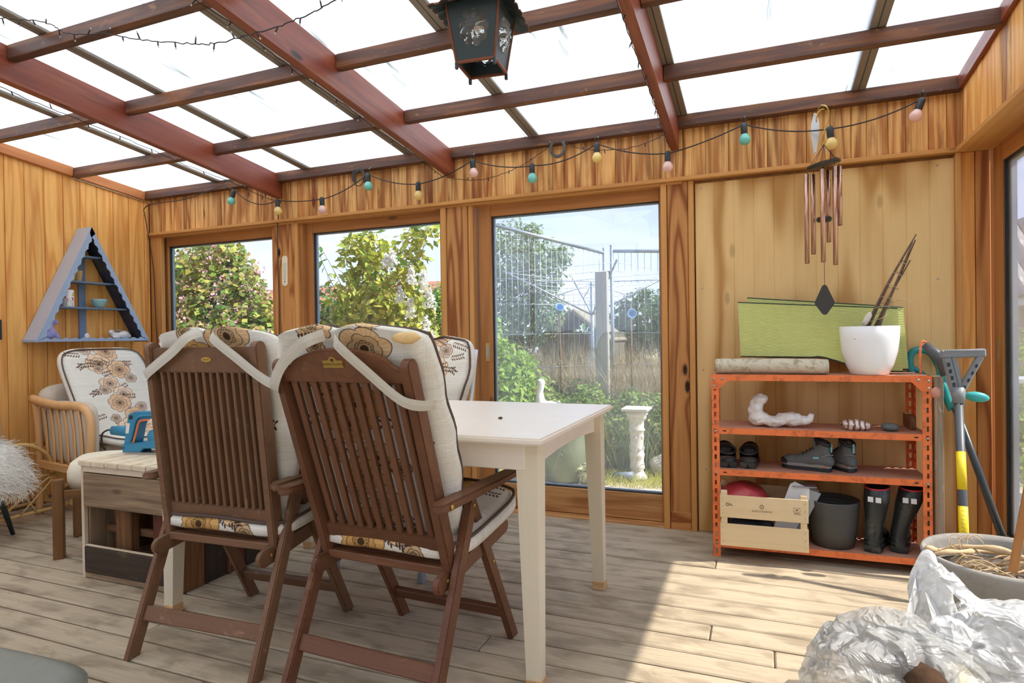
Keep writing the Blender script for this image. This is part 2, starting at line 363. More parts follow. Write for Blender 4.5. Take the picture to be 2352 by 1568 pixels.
blk('post', M_frame, wb, (-1.925,3.562,0), (-1.885,3.64,1.948), .003); blk('post', M_post, wb, (-1.882,3.566,0), (-1.735,3.62,1.948), .003); blk('jamb_board', M_frame, wb, (-1.732,3.575,0), (-1.70,3.66,1.948), .003)
blk('jamb_board', M_frame, wb, (-.520,3.556,0), (-.487,3.64,1.948), .003); blk('post', M_post, wb, (-.485,3.566,.03), (-.372,3.60,1.948), .003); blk('jamb_board', M_frame, wb, (-.370,3.556,0), (-.340,3.62,1.948), .003)
blk('block', M_post, wb, (-.485,3.562,0), (-.372,3.60,.10), .003)
# grooved plywood sheet
px0, px1 = -.332, .868; poly = []; ngr = 12
xs = px0; poly.append((xs,0))
for i in range(ngr):
    xe = px0+(px1-px0)*(i+1)/ngr
    if i < ngr-1: poly += [(xe-.003,0),(xe-.001,.0022),(xe+.001,.0022),(xe+.003,0)]
poly += [(px1,0),(px1,.012),(px0,.012)]
pl = prism('plywood_panel', M_ply, wb, poly, 1.925, Matrix.Translation((0,3.572,.966)))
lab(pl, 'pale grooved plywood sheet screwed over the wall')
for i,(sx_,sz_) in enumerate([(-.30,1.90),(.02,1.905),(.30,1.91),(.56,1.912),(.80,1.90),(-.30,1.35),(-.30,.9),(-.29,.35),(.80,1.35),(.79,.95),(.02,.3),(.8,.4)]):
    lathe('screw', M_steel, wb, [(.005,0),(.005,.001),(.0025,.0015),(0,.0008)], 8, T(sx_,3.571,sz_)@Rx(PI/2))
blk('jamb_board', M_frame, wb, (.869,3.545,0), (.892,3.60,1.948), .003)
blk('jamb_board', M_pine, wb, (.893,3.566,0), (.950,3.60,1.948), .003)
blk('jamb_board', M_post, wb, (.952,3.562,0), (1.010,3.60,1.948), .003)
blk('threshold', M_sill, wb, (-4.55,3.57,-.02), (-.50,3.70,.012), .003)
# ---- sliding sashes
def sash(name, x0, x1, glass, z0=.168, z1=1.868, sl=.085, sr=.085, mat=None, gm=None, lowmat=None, handle=None):
    w_ = sempty(name); mat = mat or M_sash
    blk('stile', mat, w_, (x0,3.63,.015), (x0+sl,3.675,1.945), .003); blk('stile', mat, w_, (x1-sr,3.63,.015), (x1,3.675,1.945), .003)
    blk('rail', mat, w_, (x0+sl,3.632,z1), (x1-sr,3.675,1.945), .003); blk('rail', lowmat or mat, w_, (x0+sl,3.632,.015), (x1-sr,3.675,z0), .003)
    a, c_ = x0+sl, x1-sr
    mk('pane', mesh('pane', [(a,3.656,z0),(c_,3.656,z0),(c_,3.656,z1),(a,3.656,z1),(a,3.660,z0),(c_,3.660,z0),(c_,3.660,z1),(a,3.660,z1)], [(0,1,2,3),(7,6,5,4),(0,4,5,1),(3,2,6,7),(0,3,7,4),(1,5,6,2)]), gm or M_glass, w_)
    joinboxes('gasket', M_gasket, w_, [((a,3.648,z0),(a+.006,3.656,z1)),((c_-.004,3.648,z0),(c_,3.656,z1)),((a,3.648,z1-.005),(c_,3.656,z1)),((a,3.648,z0),(c_,3.656,z0+.006))])
    joinboxes('spacer', M_spacer, w_, [((a,3.661,z0),(a+.014,3.680,z1)),((c_-.01,3.661,z0),(c_,3.680,z1)),((a,3.661,z1-.012),(c_,3.680,z1)),((a,3.661,z0),(c_,3.680,z0+.012))])
    if handle:
        hx = handle
        h = prism('handle', M_brass, w_, [(-.016,-.058),(.016,-.058),(.016,.058),(-.016,.058)], .003, T(hx,3.6285,1.0)@Rx(PI/2), .0006)
        prism('grip_recess', M_steel, h, [(.008*math.cos(a)*1, .038*math.sin(a)) if False else (.009*math.cos(a), (.032 if math.sin(a)>0 else -.032)+.009*math.sin(a)) for a in [i*PI/8 for i in range(16)]], .002, T(hx,3.6262,1.0)@Rx(PI/2))
    return w_
sash('window_1', -4.548, -3.30, 1)
sash('window_2', -3.085, -1.885, 2, sl=.075, sr=.073)
sash('door_1', -1.685, -.512, 3, sl=.088, sr=.025, gm=M_glassd, lowmat=M_sill, handle=-1.628)
# ---- left wall
wl = struct(joinboxes('wall_left', M_sash, None, [((XL-.14,YF,-.02),(XL-.025,3.7,2.22))]))
y = YF
while y < YW-.01:
    wd = rr.choice([.125,.115,.03,.13,.12]); y2 = min(y+wd, YW); zt = roofz((y+y2)/2)-.03
    blk('plank', M_pine, wl, (XL-.024,y+.0012,0.0), (XL-rr.uniform(0,.003),y2-.0012,zt), .0045); y = y2
for a, b_ in ((YF,1.80),(1.84,2.395),(2.41,2.955),(3.0,3.51)):
    bar('rake_board', M_rake, wl, (XL+.014,a,roofz(a)-.036), (XL+.014,b_,roofz(b_)-.036), .028, .068, (0,0,1), .003)
tube('beading', M_paletop, wl, [(XL+.012,2.96,roofz(2.96)-.076),(XL+.012,3.52,roofz(3.52)-.076)], .005, 6)
blk('skirting', M_brownwood, wl, (XL,YF,.0), (XL+.018,YW,.05), .003)
# ---- right wall: boards over a wide glazed opening
wr = struct(joinboxes('wall_right', M_sash, None, [((.93,YF,1.96),(1.06,3.7,2.33)), ((.93,YF,2.3),(1.06,2.2,2.5)), ((.93,YF,2.45),(1.06,.6,2.7))]))
y = YW
while y > YF:
    wd = rr.choice([.055,.10,.115,.11,.095]); y2 = max(y-wd, YF); zt = roofz((y+y2)/2)-.01
    blk('plank', M_fascia if rr.random() < .35 else M_pine, wr, (XR+rr.uniform(0,.003),y2+.0015,1.955), (.93,y-.0015,zt), .004); y = y2
blk('head_trim', M_frame, wr, (.868,YF,1.945), (1.012,3.535,1.970), .003)
bar('rake_board', M_rafter, wr, (.885,YF,roofz(YF)-.03), (.885,3.51,roofz(3.51)-.03), .022, .07, (0,0,1), .003)
def sideSash(name, y1, y0, handle=None):
    w_ = sempty(name); z0, z1 = .17, 1.862; s = .112
    for a, b_ in ((y1-s,y1),(y0,y0+.09)): blk('stile', M_sash, w_, (1.012,a,.015), (1.057,b_,1.945), .003)
    for a, b_ in ((z1,1.945),(.015,z0)): blk('rail', M_sash, w_, (1.014,y0+.09,a), (1.057,y1-s,b_), .003)
    a, c_ = y0+.09, y1-s
    mk('pane', mesh('pane', [(1.030,a,z0),(1.030,c_,z0),(1.030,c_,z1),(1.030,a,z1),(1.034,a,z0),(1.034,c_,z0),(1.034,c_,z1),(1.034,a,z1)], [(0,1,2,3)[::-1],(7,6,5,4)[::-1],(0,4,5,1)[::-1],(3,2,6,7)[::-1],(0,3,7,4)[::-1],(1,5,6,2)[::-1]]), M_glassd, w_)
    joinboxes('gasket', M_gasket, w_, [((1.022,c_-.012,z0),(1.030,c_,z1)),((1.022,a,z0),(1.030,a+.006,z1)),((1.022,a,z1-.006),(1.030,c_,z1)),((1.022,a,z0),(1.030,c_,z0+.006))])
    joinboxes('spacer', M_spacer, w_, [((1.035,c_-.045,z0),(1.055,c_,z1)),((1.035,a,z0),(1.055,a+.02,z1)),((1.035,a,z1-.02),(1.055,c_,z1)),((1.035,a,z0),(1.055,c_,z0+.02))])
    if handle:
        h = blk('handle', M_brass, w_, (1.009,handle-.016,.94), (1.0125,handle+.016,1.07), .001)
        blk('grip_recess', M_steel, h, (1.007,handle-.006,.965), (1.0095,handle+.006,1.045), .001)
    return w_
sideSash('door_2', 3.535, 1.70, 3.47)
sideSash('door_3', 1.69, -.0); sideSash('window_3', -.01, -.93)
blk('threshold', M_sill, wr, (.99,YF,-.02), (1.07,3.56,.012), .003)
# ---- house wall behind the camera
wf = struct(joinboxes('wall_front', M_white, None, [((-1.5,YF-.12,-.1),(1.2,YF,2.9)),((-4.75,YF-.12,-.1),(-1.5,YF,.25)),((-4.75,YF-.12,2.35),(-1.5,YF,2.9))]))
w4 = sempty('added_fill_window')  # unseen glazing, added so that sky light fills the left of the room
for a in (-4.58,-3.06,-1.56): blk('stile', M_sash, w4, (a,YF-.08,.25), (a+.06,YF-.03,2.35), .003)
for a in (.25,2.29): blk('rail', M_sash, w4, (-4.52,YF-.08,a), (-1.56,YF-.03,a+.06), .003)
for a, b_ in ((-4.52,-3.06),(-3.0,-1.56)): blk('pane', M_glass, w4, (a,YF-.056,.31), (b_,YF-.052,2.29), 0)
# ---- roof
ce = sempty('ceiling')
bx = [-4.64,-3.805,-2.963,-2.12,-1.258,-.395,.46,1.16]
ya, yb = YF-.02, 3.95
for a, b_ in zip(bx, bx[1:]):
    M = T((a+b_)/2, 0, 0); vs = []
    for xx in (a-(a+b_)/2+.006, b_-(a+b_)/2-.006):
        for yy in (ya, yb):
            for dz in (.012,.022): vs.append((xx, yy, roofz(yy)+dz))
    mk('roof_sheet', mesh('roof_sheet', vs, [(0,2,3,1),(4,5,7,6),(0,4,6,2),(1,3,7,5),(0,1,5,4),(2,6,7,3)]), M_roof, ce, M)
for i, x in enumerate(bx[1:-1]):
    for dx in (-.0165,.0165): g = bar('glazing_bar', M_alu, ce, (x+dx,ya,roofz(ya)+.004), (x+dx,yb,roofz(yb)+.004), .030, .014, (0,0,1), .002)
    bar('bar_gasket', M_aludark, g, (x,ya,roofz(ya)+.003), (x,yb,roofz(yb)+.003), .004, .010, (0,0,1), 0)
    bar('cap_strip', M_alu, ce, (x,ya,roofz(ya)+.030), (x,yb,roofz(yb)+.030), .060, .012, (0,0,1), .002)
RX = [-3.2355,-1.8345,-.4355]
for x in RX:
    bar('rafter', M_rafter, ce, (x,YF,2.118+.107*(3.564-YF)+.086), (x,3.562,2.118+.086), .045, .168, (0,0,1), .004)
ed = [XL]+RX+[.88]
for y in (3.0,2.41,1.84,1.26,.68,.10,-.48):
    for i in range(4):
        a = ed[i]+(.0 if i == 0 else .0235); b_ = ed[i+1]-(.0235 if i < 3 else 0); zb = roofz(y)-.069
        blk('purlin', M_purlin, ce, (a,y-.046,zb), (b_,y,zb+.068), .004)
# ================================================================ printed linen (drawn here pixel by pixel)
def floral(name, petal, dark, seed, Wp=384, Hp=1024, dens=1.0, band=(.22,.78)):
    rg = random.Random(seed); im = np.empty((Hp,Wp,3)); im[:] = np.array([226,220,204])/255
    wv = RNG.normal(0,.014,(Hp,Wp,1)); wv += RNG.normal(0,.016,(Hp,1,1))+RNG.normal(0,.008,(1,Wp,1)); im += wv
    petal = [np.array(p)/255 for p in petal]; dk = np.array(dark)/255
    def patch(cx, cy, R):
        x0,x1,y0,y1 = int(max(0,cx-R)),int(min(Wp,cx+R)),int(max(0,cy-R)),int(min(Hp,cy+R))
        if x1<=x0 or y1<=y0: return None
        yy,xx = np.mgrid[y0:y1,x0:x1]; return (slice(y0,y1),slice(x0,x1)), xx-cx, yy-cy
    def put(sl, mask, c, a=1.0):
        mask = np.clip(mask,0,1)[...,None]*a; im[sl] = im[sl]*(1-mask)+c*mask
    def leaf(cx, cy, an, L, Wd):
        p = patch(cx,cy,L)
        if not p: return
        sl,dx,dy = p; u = dx*math.cos(an)+dy*math.sin(an); v = -dx*math.sin(an)+dy*math.cos(an)
        put(sl, (1-((u/L*2)**2+(v/Wd*2)**2))*4, dk, .85)
    def sprig(cx, cy, an, n):
        x,y = cx,cy
        for i in range(n):
            x += 9*math.cos(an); y += 9*math.sin(an); an += rg.uniform(-.12,.16)
            p = patch(x,y,7)
            if p: put(p[0], (2.0-np.hypot(p[1],p[2])), dk, .9)
            for s in (1,-1): leaf(x+8*math.cos(an+s*1.1), y+8*math.sin(an+s*1.1), an+s*.8, 11, 5.5)
    def flower(cx, cy, R, col, npet):
        p = patch(cx,cy,R*1.15)
        if not p: return
        sl,dx,dy = p; r = np.hypot(dx,dy*1.15); th = np.arctan2(dy,dx)+rg.random()*6
        e = R*(.80+.20*np.abs(np.cos(npet*th/2))**.6)*(1+.05*np.sin(3*th))
        put(sl, (e-r)/1.5, col)
        put(sl, (1.7-np.abs(r-e)), dk, .75)
        for q,k in ((.66,2.1),(.38,4.4)):
            e2 = R*q*(.78+.22*np.abs(np.cos(npet*th/2+k))**.6)
            put(sl, (e2-r)/1.5, col*(.93 if q > .5 else .82)); put(sl, (1.5-np.abs(r-e2)), dk, .7)
        put(sl, (.5-np.abs(np.sin(npet*2.5*th)))*2*(r<e*.95)*(r>R*.45), dk, .16)
        put(sl, (R*.17-r)/1.5, dk, .85); put(sl, (1.6-np.abs(r-R*.27))*(np.sin(th*14)>0), dk, .9)
    y = 10; side = 1
    while y < Hp:
        for _ in range(3): sprig(Wp*rg.uniform(band[0],band[1]), y+rg.uniform(-30,40), rg.choice([0,PI])+rg.uniform(-.6,.6), rg.randint(4,7))
        flower(Wp*(.5+side*rg.uniform(.02,.14)), y+rg.uniform(0,20), rg.uniform(44,62), petal[rg.randrange(len(petal))], rg.choice([6,7,8]))
        if rg.random() < .8*dens: flower(Wp*(.5-side*rg.uniform(.14,.24)), y+rg.uniform(-20,30), rg.uniform(18,30), petal[-1]*.9, 5)
        y += rg.uniform(62,84)/dens; side = -side
    a = np.ones((Hp,Wp,4), dtype=np.float32); a[...,:3] = np.clip(im,0,1)
    img = bpy.data.images.new(name, Wp, Hp); img.pixels.foreach_set(a[::-1].ravel()); img.pack(); return img
def printmat(name, img, bmp=.3):
    m, n, l, b = base(name); uv = n.new('ShaderNodeTexCoord'); t = n.new('ShaderNodeTexImage'); t.image = img; t.extension = 'EXTEND'
    l.new(uv.outputs['UV'], t.inputs[0]); l.new(t.outputs[0], b.inputs['Base Color']); b.inputs['Roughness'].default_value = .9; b.inputs['Specular IOR Level'].default_value = .15
    v = coords(n,l,(3,3,30)); bump(n,l,b, noise(n,l,v,3,5,.4), bmp, .006); return m
IMG_pale = floral('pale flower print', [(236,206,172),(228,190,150),(240,214,186)], (92,66,50), 5, dens=1.35)
IMG_gold = floral('gold flower print', [(214,166,98),(204,148,80),(222,186,138)], (58,38,26), 9, dens=1.15)
M_pale, M_gold = printmat('pale flowered linen', IMG_pale), printmat('golden flowered linen', IMG_gold)
M_linen = plain('linen', S('DDD5C3'), .9, 0, .06, 300, .3, 240, .15)
M_piping = plain('brown piping', S('5C4A40'), .9, 0, .15)
M_strap = plain('linen strap', S('D2CCBC'), .9, 0, .05, 200, .3, 300, .1)
M_foam = plain('torn foam', S('E2BE84'), .95, 0, .15, 30, .6, 60, .1)

def padme(W, L, T_, fn, k=5.0, nu=16, nv=26, nt=3, puff=.25, v0=.05):
    bm = bmesh.new(); vmap = {}; vs, fs = [], []
    def vid(q):
        key = tuple(round(c,4) for c in q)
        if key not in vmap:
            m_ = max(abs(c) for c in q); s = m_/(sum(abs(c)**k for c in q))**(1/k); x,y,z = (c*s for c in q)
            z *= 1+puff*(1-x*x)*(1-y*y)
            vmap[key] = len(vs); vs.append((x,y,z))
        return vmap[key]
    def grid(f, a, b_):
        for i in range(a):
            for j in range(b_):
                u0,u1,v0,v1 = -1+2*i/a,-1+2*(i+1)/a,-1+2*j/b_,-1+2*(j+1)/b_
                fs.append(tuple(vid(f(u,v)) for u,v in ((u0,v0),(u1,v0),(u1,v1),(u0,v1))))
    grid(lambda u,v:(u,v,1),nu,nv); grid(lambda u,v:(-u,v,-1),nu,nv); grid(lambda u,v:(1,v,-u),nt,nv); grid(lambda u,v:(-1,v,u),nt,nv); grid(lambda u,v:(u,1,-v),nu,nt); grid(lambda u,v:(u,-1,v),nu,nt)
    bm.free()
    uv = [(x*.5+.5, (y*.5+.5)*L/W*.375+v0+(z*T_*.5/W*.375*abs(y)**6*(1 if y<0 else -1))) for x,y,z in vs]
    P = [fn(x*W/2, y*L/2, z*T_/2) for x,y,z in vs]
    return mesh('pad', P, fs, uv)
def padedge(W, L, T_, fn, zt, k=5.0, n=72, grow=.004):
    out = []
    for i in range(n):
        a = 2*PI*i/n; q = (math.cos(a), math.sin(a), 0); m_ = max(abs(q[0]),abs(q[1])); s = m_ and 1/(abs(q[0])**k+abs(q[1])**k+(zt*max(abs(q[0]),abs(q[1])))**k)**(1/k)
        out.append(fn(q[0]*s*(W/2+grow), q[1]*s*(L/2+grow), zt*T_/2*.98))
    return out
def bolt(par, c, ax='x', r=.006, t=.004):
    M = T(*c)@(Ry(PI/2) if ax == 'x' else Rx(PI/2)); return lathe('bolt', M_brass, par, [(r,-t/2),(r,t/2),(r*.4,t*.6),(0,t*.35)], 8, M)
def paddle(name, mat, par, p, q, wd, th, flat0=False, bev=.004):
    """rounded flat bar in a y-z side plane; p, q are (y,z); x given by par call"""
    x, (y0,z0), (y1,z1) = p[0], p[1], q
    L = math.hypot(y1-y0, z1-z0); r = wd/2; poly = []
    if flat0:
        d = (y1-y0)/(z1-z0); poly += [(d*-r if False else -r*d, r),( r*d, -r)][::1]
    else: poly += [(-r*math.cos(a), -r*math.sin(a)) for a in [ -PI/2+i*PI/8 for i in range(9)]]
    poly += [(L-r+r*math.cos(a), r*math.sin(a)) for a in [-PI/2+i*PI/8 for i in range(9)]]
    M = frame((x,y0,z0), (0,(y1-y0)/L,(z1-z0)/L), (0,-(z1-z0)/L,(y1-y0)/L))
    poly = poly if flat0 is False else [(y_,x_) if False else (y_,x_) for y_,x_ in poly]
    return prism(name, mat, par, poly, th, M, bev)

def garden_chair(name, label, loc, rot, mat, ws, yb, zb, yt, zt, nsl, slw, arched, yr, yf, xr_, xf, ay, az):
    t = thing(name, label, 'chair', loc, rot, None)
    dy, dz = yt-yb, zt-zb; L = math.hypot(dy,dz); U = V(0,dy/L,dz/L); N = V(0,-dz/L,dy/L)   # N points to the camera side (back)
    def bp(x, s, off=0): return V(x, yb, zb)+U*s+N*off
    for s in (-1,1):
        st = paddle('stile', mat, t, (s*ws,(yb,zb-.012)), (yt,zt+.012), .050, .032)
        bolt(st, (s*(ws+.017), yb+.02*dy/L, zb+.02), 'x'); bolt(st, (s*(ws+.0), yb-.012, zb+.15),'y') if False else None
        rl = paddle('rear_leg', mat, t, (s*xr_,(yr,.0)), (-.045,.60), .046, .026, True)
        bolt(rl, (s*(xr_+.014), -.055, .575), 'x')
        fl = paddle('front_leg', mat, t, (s*xf,(yf,.0)), (-.03,.605), .046, .024, True)
        bolt(fl, (s*(xf+.013), -.02, .575), 'x'); bolt(fl, (s*(xf+.013), .125, .335), 'x')
        sr = paddle('seat_rail', mat, t, (s*(ws-.002 if s else 0)*1.0,(-.19,.365)), (.27,.425), .056, .024)
        bolt(sr, (s*(ws+.012), -.165, .372), 'x'); bolt(sr, (s*(ws+.012), -.135, .350), 'x')
        xa = s*(xr_+.020); pa = []
        for i in range(13):
            a = PI+PI*i/12; pa.append((xa+.027*math.cos(a), ay+.036*math.sin(a)))
        pa += [(xa+.030,.06),(xa+.025,.20)]+[(xa+.025*math.cos(a), .22+.03*math.sin(a)) for a in [i*PI/8 for i in range(9)]]+[(xa-.025,.20),(xa-.030,.06)]
        ar = prism('armrest', mat, t, pa, .026, T(0,0,az), .006); bolt(ar, (s*(xr_+.050), ay+.013, az), 'x', .007)
    # top rail, bottom rail
    w2 = ws-.014; s1 = L-.09 if not arched else L-.043
    if arched:
        top = [(-w2,L-.02),(-w2*.88,L-.012)]+[(w2*.82*math.sin(a), L-.004+.048*math.cos(a)**1.3) for a in [(-1+i/8)*PI/2*.999 for i in range(17)]]+[(w2*.88,L-.012),(w2,L-.02),(w2,L-.057),(-w2,L-.057)]
        top = top[::-1]
    else: top = [(-w2,L-.095),(w2,L-.095),(w2,L-.008),(-w2,L-.008)]
    M = frame(bp(0,0), (1,0,0), U); rail = prism('top_rail', mat, t, top, .026, M, .004)
    lo = .095; b0 = prism('bottom_rail', mat, t, [(-w2,lo-.036 if not arched else lo-.03),(w2,lo-.036 if not arched else lo-.03),(w2,lo+.018),(-w2,lo+.018)], .026, M, .003)
    a0, a1 = lo+.016, (L-.090 if not arched else L-.055); span = w2-.030
    for i in range(nsl):
        x = -span+2*span*i/(nsl-1)
        bar('slat', mat, t, bp(x,a0), bp(x,a1), slw, (.026 if nsl > 11 else .017), N, .003)
    # stretchers, seat
    def mid(p, q, z): k = (z-p[1])/(q[1]-p[1]); return p[0]+(q[0]-p[0])*k
    zr = .135; yy = mid((yr,0),(-.045,.6),zr); dr = V(0,-.045-yr,.6).normalized()
    sb = bar('stretcher', mat, t, (-xr_+.012,yy,zr), (xr_-.012,yy,zr), .022, .050, dr, .003)
    yy2 = mid((yf,0),(-.03,.605),.115); df = V(0,-.03-yf,.605).normalized()
    bar('stretcher', mat, t, (-xf+.01,yy2,.115), (xf-.01,yy2,.115), .022, .045, df, .003)
    bar('seat_crossbar', mat, t, (-ws+.01,-.135,.392), (ws-.01,-.135,.392), .042, .026, (0,0,1), .003)
    for i in range(5): bar('seat_slat', mat, t, (-ws+.01,-.07+i*.078,.402+i*.0085), (ws-.01,-.07+i*.078,.402+i*.0085), .05, .014, (0,0,1), .002)
    return t, bp, rail, N, U, L, sb

def cushion(name, label, loc, rot, bp, N, L, mat, x0, W, ztop, tear=False):
    t = thing(name, label, 'cushion', loc, rot); H = ztop; Tk = .085
    def fb(x, y, z):     # y: -H/2..H/2 along the back
        s = y+H/2; v = y/(H/2); u = x/(W/2)
        dip = -.024*math.exp(-(u/.16)**2)*max(0,(v-.55)/.45) + .010*math.cos(u*5)*max(0,v)**3
        sag = (1-s/H)
        x *= 1-.17*max(0,min(1,(.42-s)/.25))
        p = bp(x+x0+.012*math.sin(s*9)*(.4+abs(u)), s+dip-.01, -.030-Tk/2-z-.012*math.cos(v*1.6)-max(0,.10-s)*.3)
        if s > H*.93: p += N*(s-H*.93)*.9
        p.y += .006*math.sin(s*41+u*2)*abs(u)**3
        return p
    me = padme(W, H, Tk, fb); bk = mk('back_pad', me, mat, t, None, True)
    tube('piping', M_piping, bk, padedge(W, H, Tk, fb, .80), .0055, 6, True)
    Ls = .50
    def fs_(x, y, z): s = y+Ls/2; u = x/(W/2); return V(x+x0*.5+0, -.165+s, .452+.16*0+ (.425-.365)/.46*s*.9 + z + .006*math.cos(u*3)+ .012*(abs(y)/(Ls/2))**2*(1 if y>0 else -.6))
    me2 = padme(W*.97, Ls, .075, fs_, nv=18, v0=.45); sp = mk('seat_pad', me2, mat, t, None, True)
    tube('piping', M_piping, sp, padedge(W*.97, Ls, .075, fs_, .75), .0055, 6, True)
    def on(x, z, off=.034): s = (z-bp(0,0).z)/(bp(0,1).z-bp(0,0).z); return bp(x, s, off)
    return t, bk, on
def ribbon(name, mat, par, pts, wd, up, th=.0018):
    return mk(name, tubeme(smoothpts(pts,5), th, 4, False, wd/2/th, up), mat, par)

A_loc, A_rot = (-1.796,1.784,0), .043
B_loc, B_rot = (-1.11,1.81,0), -.045
cA, bpA, railA, NA, UA, LA, sbA = garden_chair('garden_chair', 'brown folding garden chair on the left with flat top rail and oval brass plate', A_loc, A_rot, M_chair, .2335, -.126,.405, -.204,1.085, 13, .0125, False, -.279,.279, .266,.240, -.165,.612)
cB, bpB, railB, NB, UB, LB, sbB = garden_chair('garden_chair', 'dark brown folding garden chair with arched top rail, beside the white table', B_loc, B_rot, M_chair2, .231, -.125,.395, -.345,1.030, 11, .021, True, -.31,.30, .262,.238, -.265,.622)
# plates
pz = (1.037-.405)/(1.085-.405)*LA
pl = prism('oval_plate', M_brass, cA, [(.022*math.cos(i*PI/12), .0085*math.sin(i*PI/12)) for i in range(24)], .0015, frame(bpA(.024,pz,.0140),(1,0,0),UA))
text('lettering', 'Jutlandia', .008, plain('engraving', S('7A5A20'),.6,0,.1), pl, frame(bpA(.024,pz,.0149),(1,0,0),UA), .00015)
pz = (1.035-.395)/(1.03-.395)*LB; Mb = frame(bpB(-.012,pz,.0142),(1,0,0),UB)
outl = [(-.036,-.014),(.036,-.014),(.036,.008),(.015,.009)]+[(.013*math.cos(a),.010+.010*math.sin(a)) for a in [i*PI/8 for i in range(1,8)]]+[(-.015,.009),(-.036,.008)]
M_engr = plain('dark engraving', S('2E2014'),.7,0,.05)
M_oldbrass = plain('aged brass', S('B09048'),.45,.6,.2,60)
pb = prism('name_plate', M_oldbrass, cB, outl, .002, Mb)
text('lettering', 'GARDEN COLLECTION', .0078, M_engr, pb, frame(bpB(-.012,pz-.003,.0153),(1,0,0),UB), .00015)
prism('emblem', M_engr, pb, [(.0065*math.cos(a),.008+.006*math.sin(a)) for a in [i*PI/6 for i in range(7)]]+[(-.0015,.008),(-.001,.003),(.001,.003),(.0015,.008)], .0006, frame(bpB(-.012,pz,.0154),(1,0,0),UB))
tg = prism('tag_plate', M_brass, sbA, [(-.010,-.020),(.010,-.020),(.010,.020),(-.010,.020)], .0015, T(.045,-.231,.136)@Rx(PI/2-.45)@Rz(-.22))
for cx_, cy_ in ((-.007,-.017),(.007,-.017),(-.007,.017),(.007,.017)): lathe('rivet', M_engr, tg, [(.0012,0),(.0012,.0004),(0,.0006)], 6, T(.045,-.231,.136)@Rx(PI/2-.45)@Rz(-.22)@T(cx_,cy_,.001))
# cushions
u1, bk1, onA = cushion('seat_cushion', 'linen cushion with golden flower print tied to the left brown garden chair', A_loc, A_rot, bpA, NA, LA, M_gold, .0, .61, .755)
u2, bk2, onB = cushion('seat_cushion', 'linen cushion with a torn top corner tied to the chair with arched top rail', B_loc, B_rot, bpB, NB, LB, M_gold, -.012, .60, .790)
for par, on, Nn, pts in ((u1,onA,NA,[(-.0,1.132,.0),(-.03,1.115),(-.10,1.067),(-.23,.990),(-.262,.965,.0)]), (u1,onA,NA,[(.06,1.132,.0),(.085,1.112),(.178,1.044),(.262,.985),(.33,.955),(.375,.935,-.02)]),
                         (u2,onB,NB,[(-.03,1.112,.0),(-.06,1.108),(-.111,1.085),(-.192,1.030),(-.242,.965),(-.262,.93,.0)]), (u2,onB,NB,[(.01,1.112,.0),(.04,1.095),(.121,1.018),(.205,.945),(.262,.928),(.296,.915,.0)])):
    P = [on(p[0], p[1], (p[2] if len(p)>2 else .036)) for i,p in enumerate(pts)]
    ribbon('strap', M_strap, par, P, .034, Nn)
fo = ico('exposed_foam', M_foam, bk2, .001, 2, (46,12,17), None, onB(.235,1.094,-.016), .25, 3, 4)

# ---- dining table
tb = thing('dining_table', 'cream painted dining table standing on raw wooden leg blocks', 'table', (0,0,0))
X0,X1,Y0,Y1,ZT = -2.265,-.612,1.737,2.700,.792
prism('table_top', M_cream, tb, [(X0,Y0),(X1,Y0),(X1,Y1),(X0,Y1)], .022, T(0,0,ZT-.011), .006)
for a, b_ in (((X0+.09,Y0+.045),(X1-.07,Y0+.067)),((X0+.09,Y1-.067),(X1-.07,Y1-.045))): blk('apron', M_cream, tb, (a[0],a[1],ZT-.107), (b_[0],b_[1],ZT-.0225), .002)
for xx in (X0+.055, X1-.077):
    ya_, yb_ = Y0+.1, Y1-.1; arc = [(ya_,ZT-.0225),(yb_,ZT-.0225),(yb_,ZT-.107)]+[(yb_+(ya_-yb_)*i/10, ZT-.107+.018*math.sin(PI*i/10)) for i in range(1,10)]+[(ya_,ZT-.107)]
    prism('apron', M_cream, tb, arc, .022, frame((xx+.011,0,0),(0,1,0),(0,0,1)), .0015)
for lx, sx_ in ((X0+.050,1),(X1-.066,-1)):
    for ly, sy_ in ((Y0+.085,1),(Y1-.085,-1)):
        vs = []; tw, bw, zt_, zb_ = .0375, .0235, ZT-.0225, .036
        for z_, h_ in ((zb_,bw),(ZT-.13,tw*.93),(zt_,tw)):
            cx_, cy_ = lx-sx_*(tw-h_), ly-sy_*(tw-h_)
            vs += [(cx_-h_,cy_-h_,z_),(cx_+h_,cy_-h_,z_),(cx_+h_,cy_+h_,z_),(cx_-h_,cy_+h_,z_)]
        fs = [(3,2,1,0),(8,9,10,11)]+[(i*4+j,i*4+(j+1)%4,(i+1)*4+(j+1)%4,(i+1)*4+j) for i in range(2) for j in range(4)]
        lg = mk('leg', mesh('leg', vs, fs), M_creamleg, tb)
        cx_, cy_ = lx-sx_*(tw-bw), ly-sy_*(tw-bw)
        lab(blk('leg_block', M_block, lg, (cx_-.026,cy_-.026,0), (cx_+.026,cy_+.026,.036), .002), 'raw pine block under the cream leg')
nut = tag(ico('hazelnut_shell', plain('nut',S('4A3024'),.6,0,.2), None, .001, 2, (9,6,5), None, (-.905,2.12,ZT+.0045), .3, 2), 'small brown nut shell lying on the cream table top', 'nut shell')

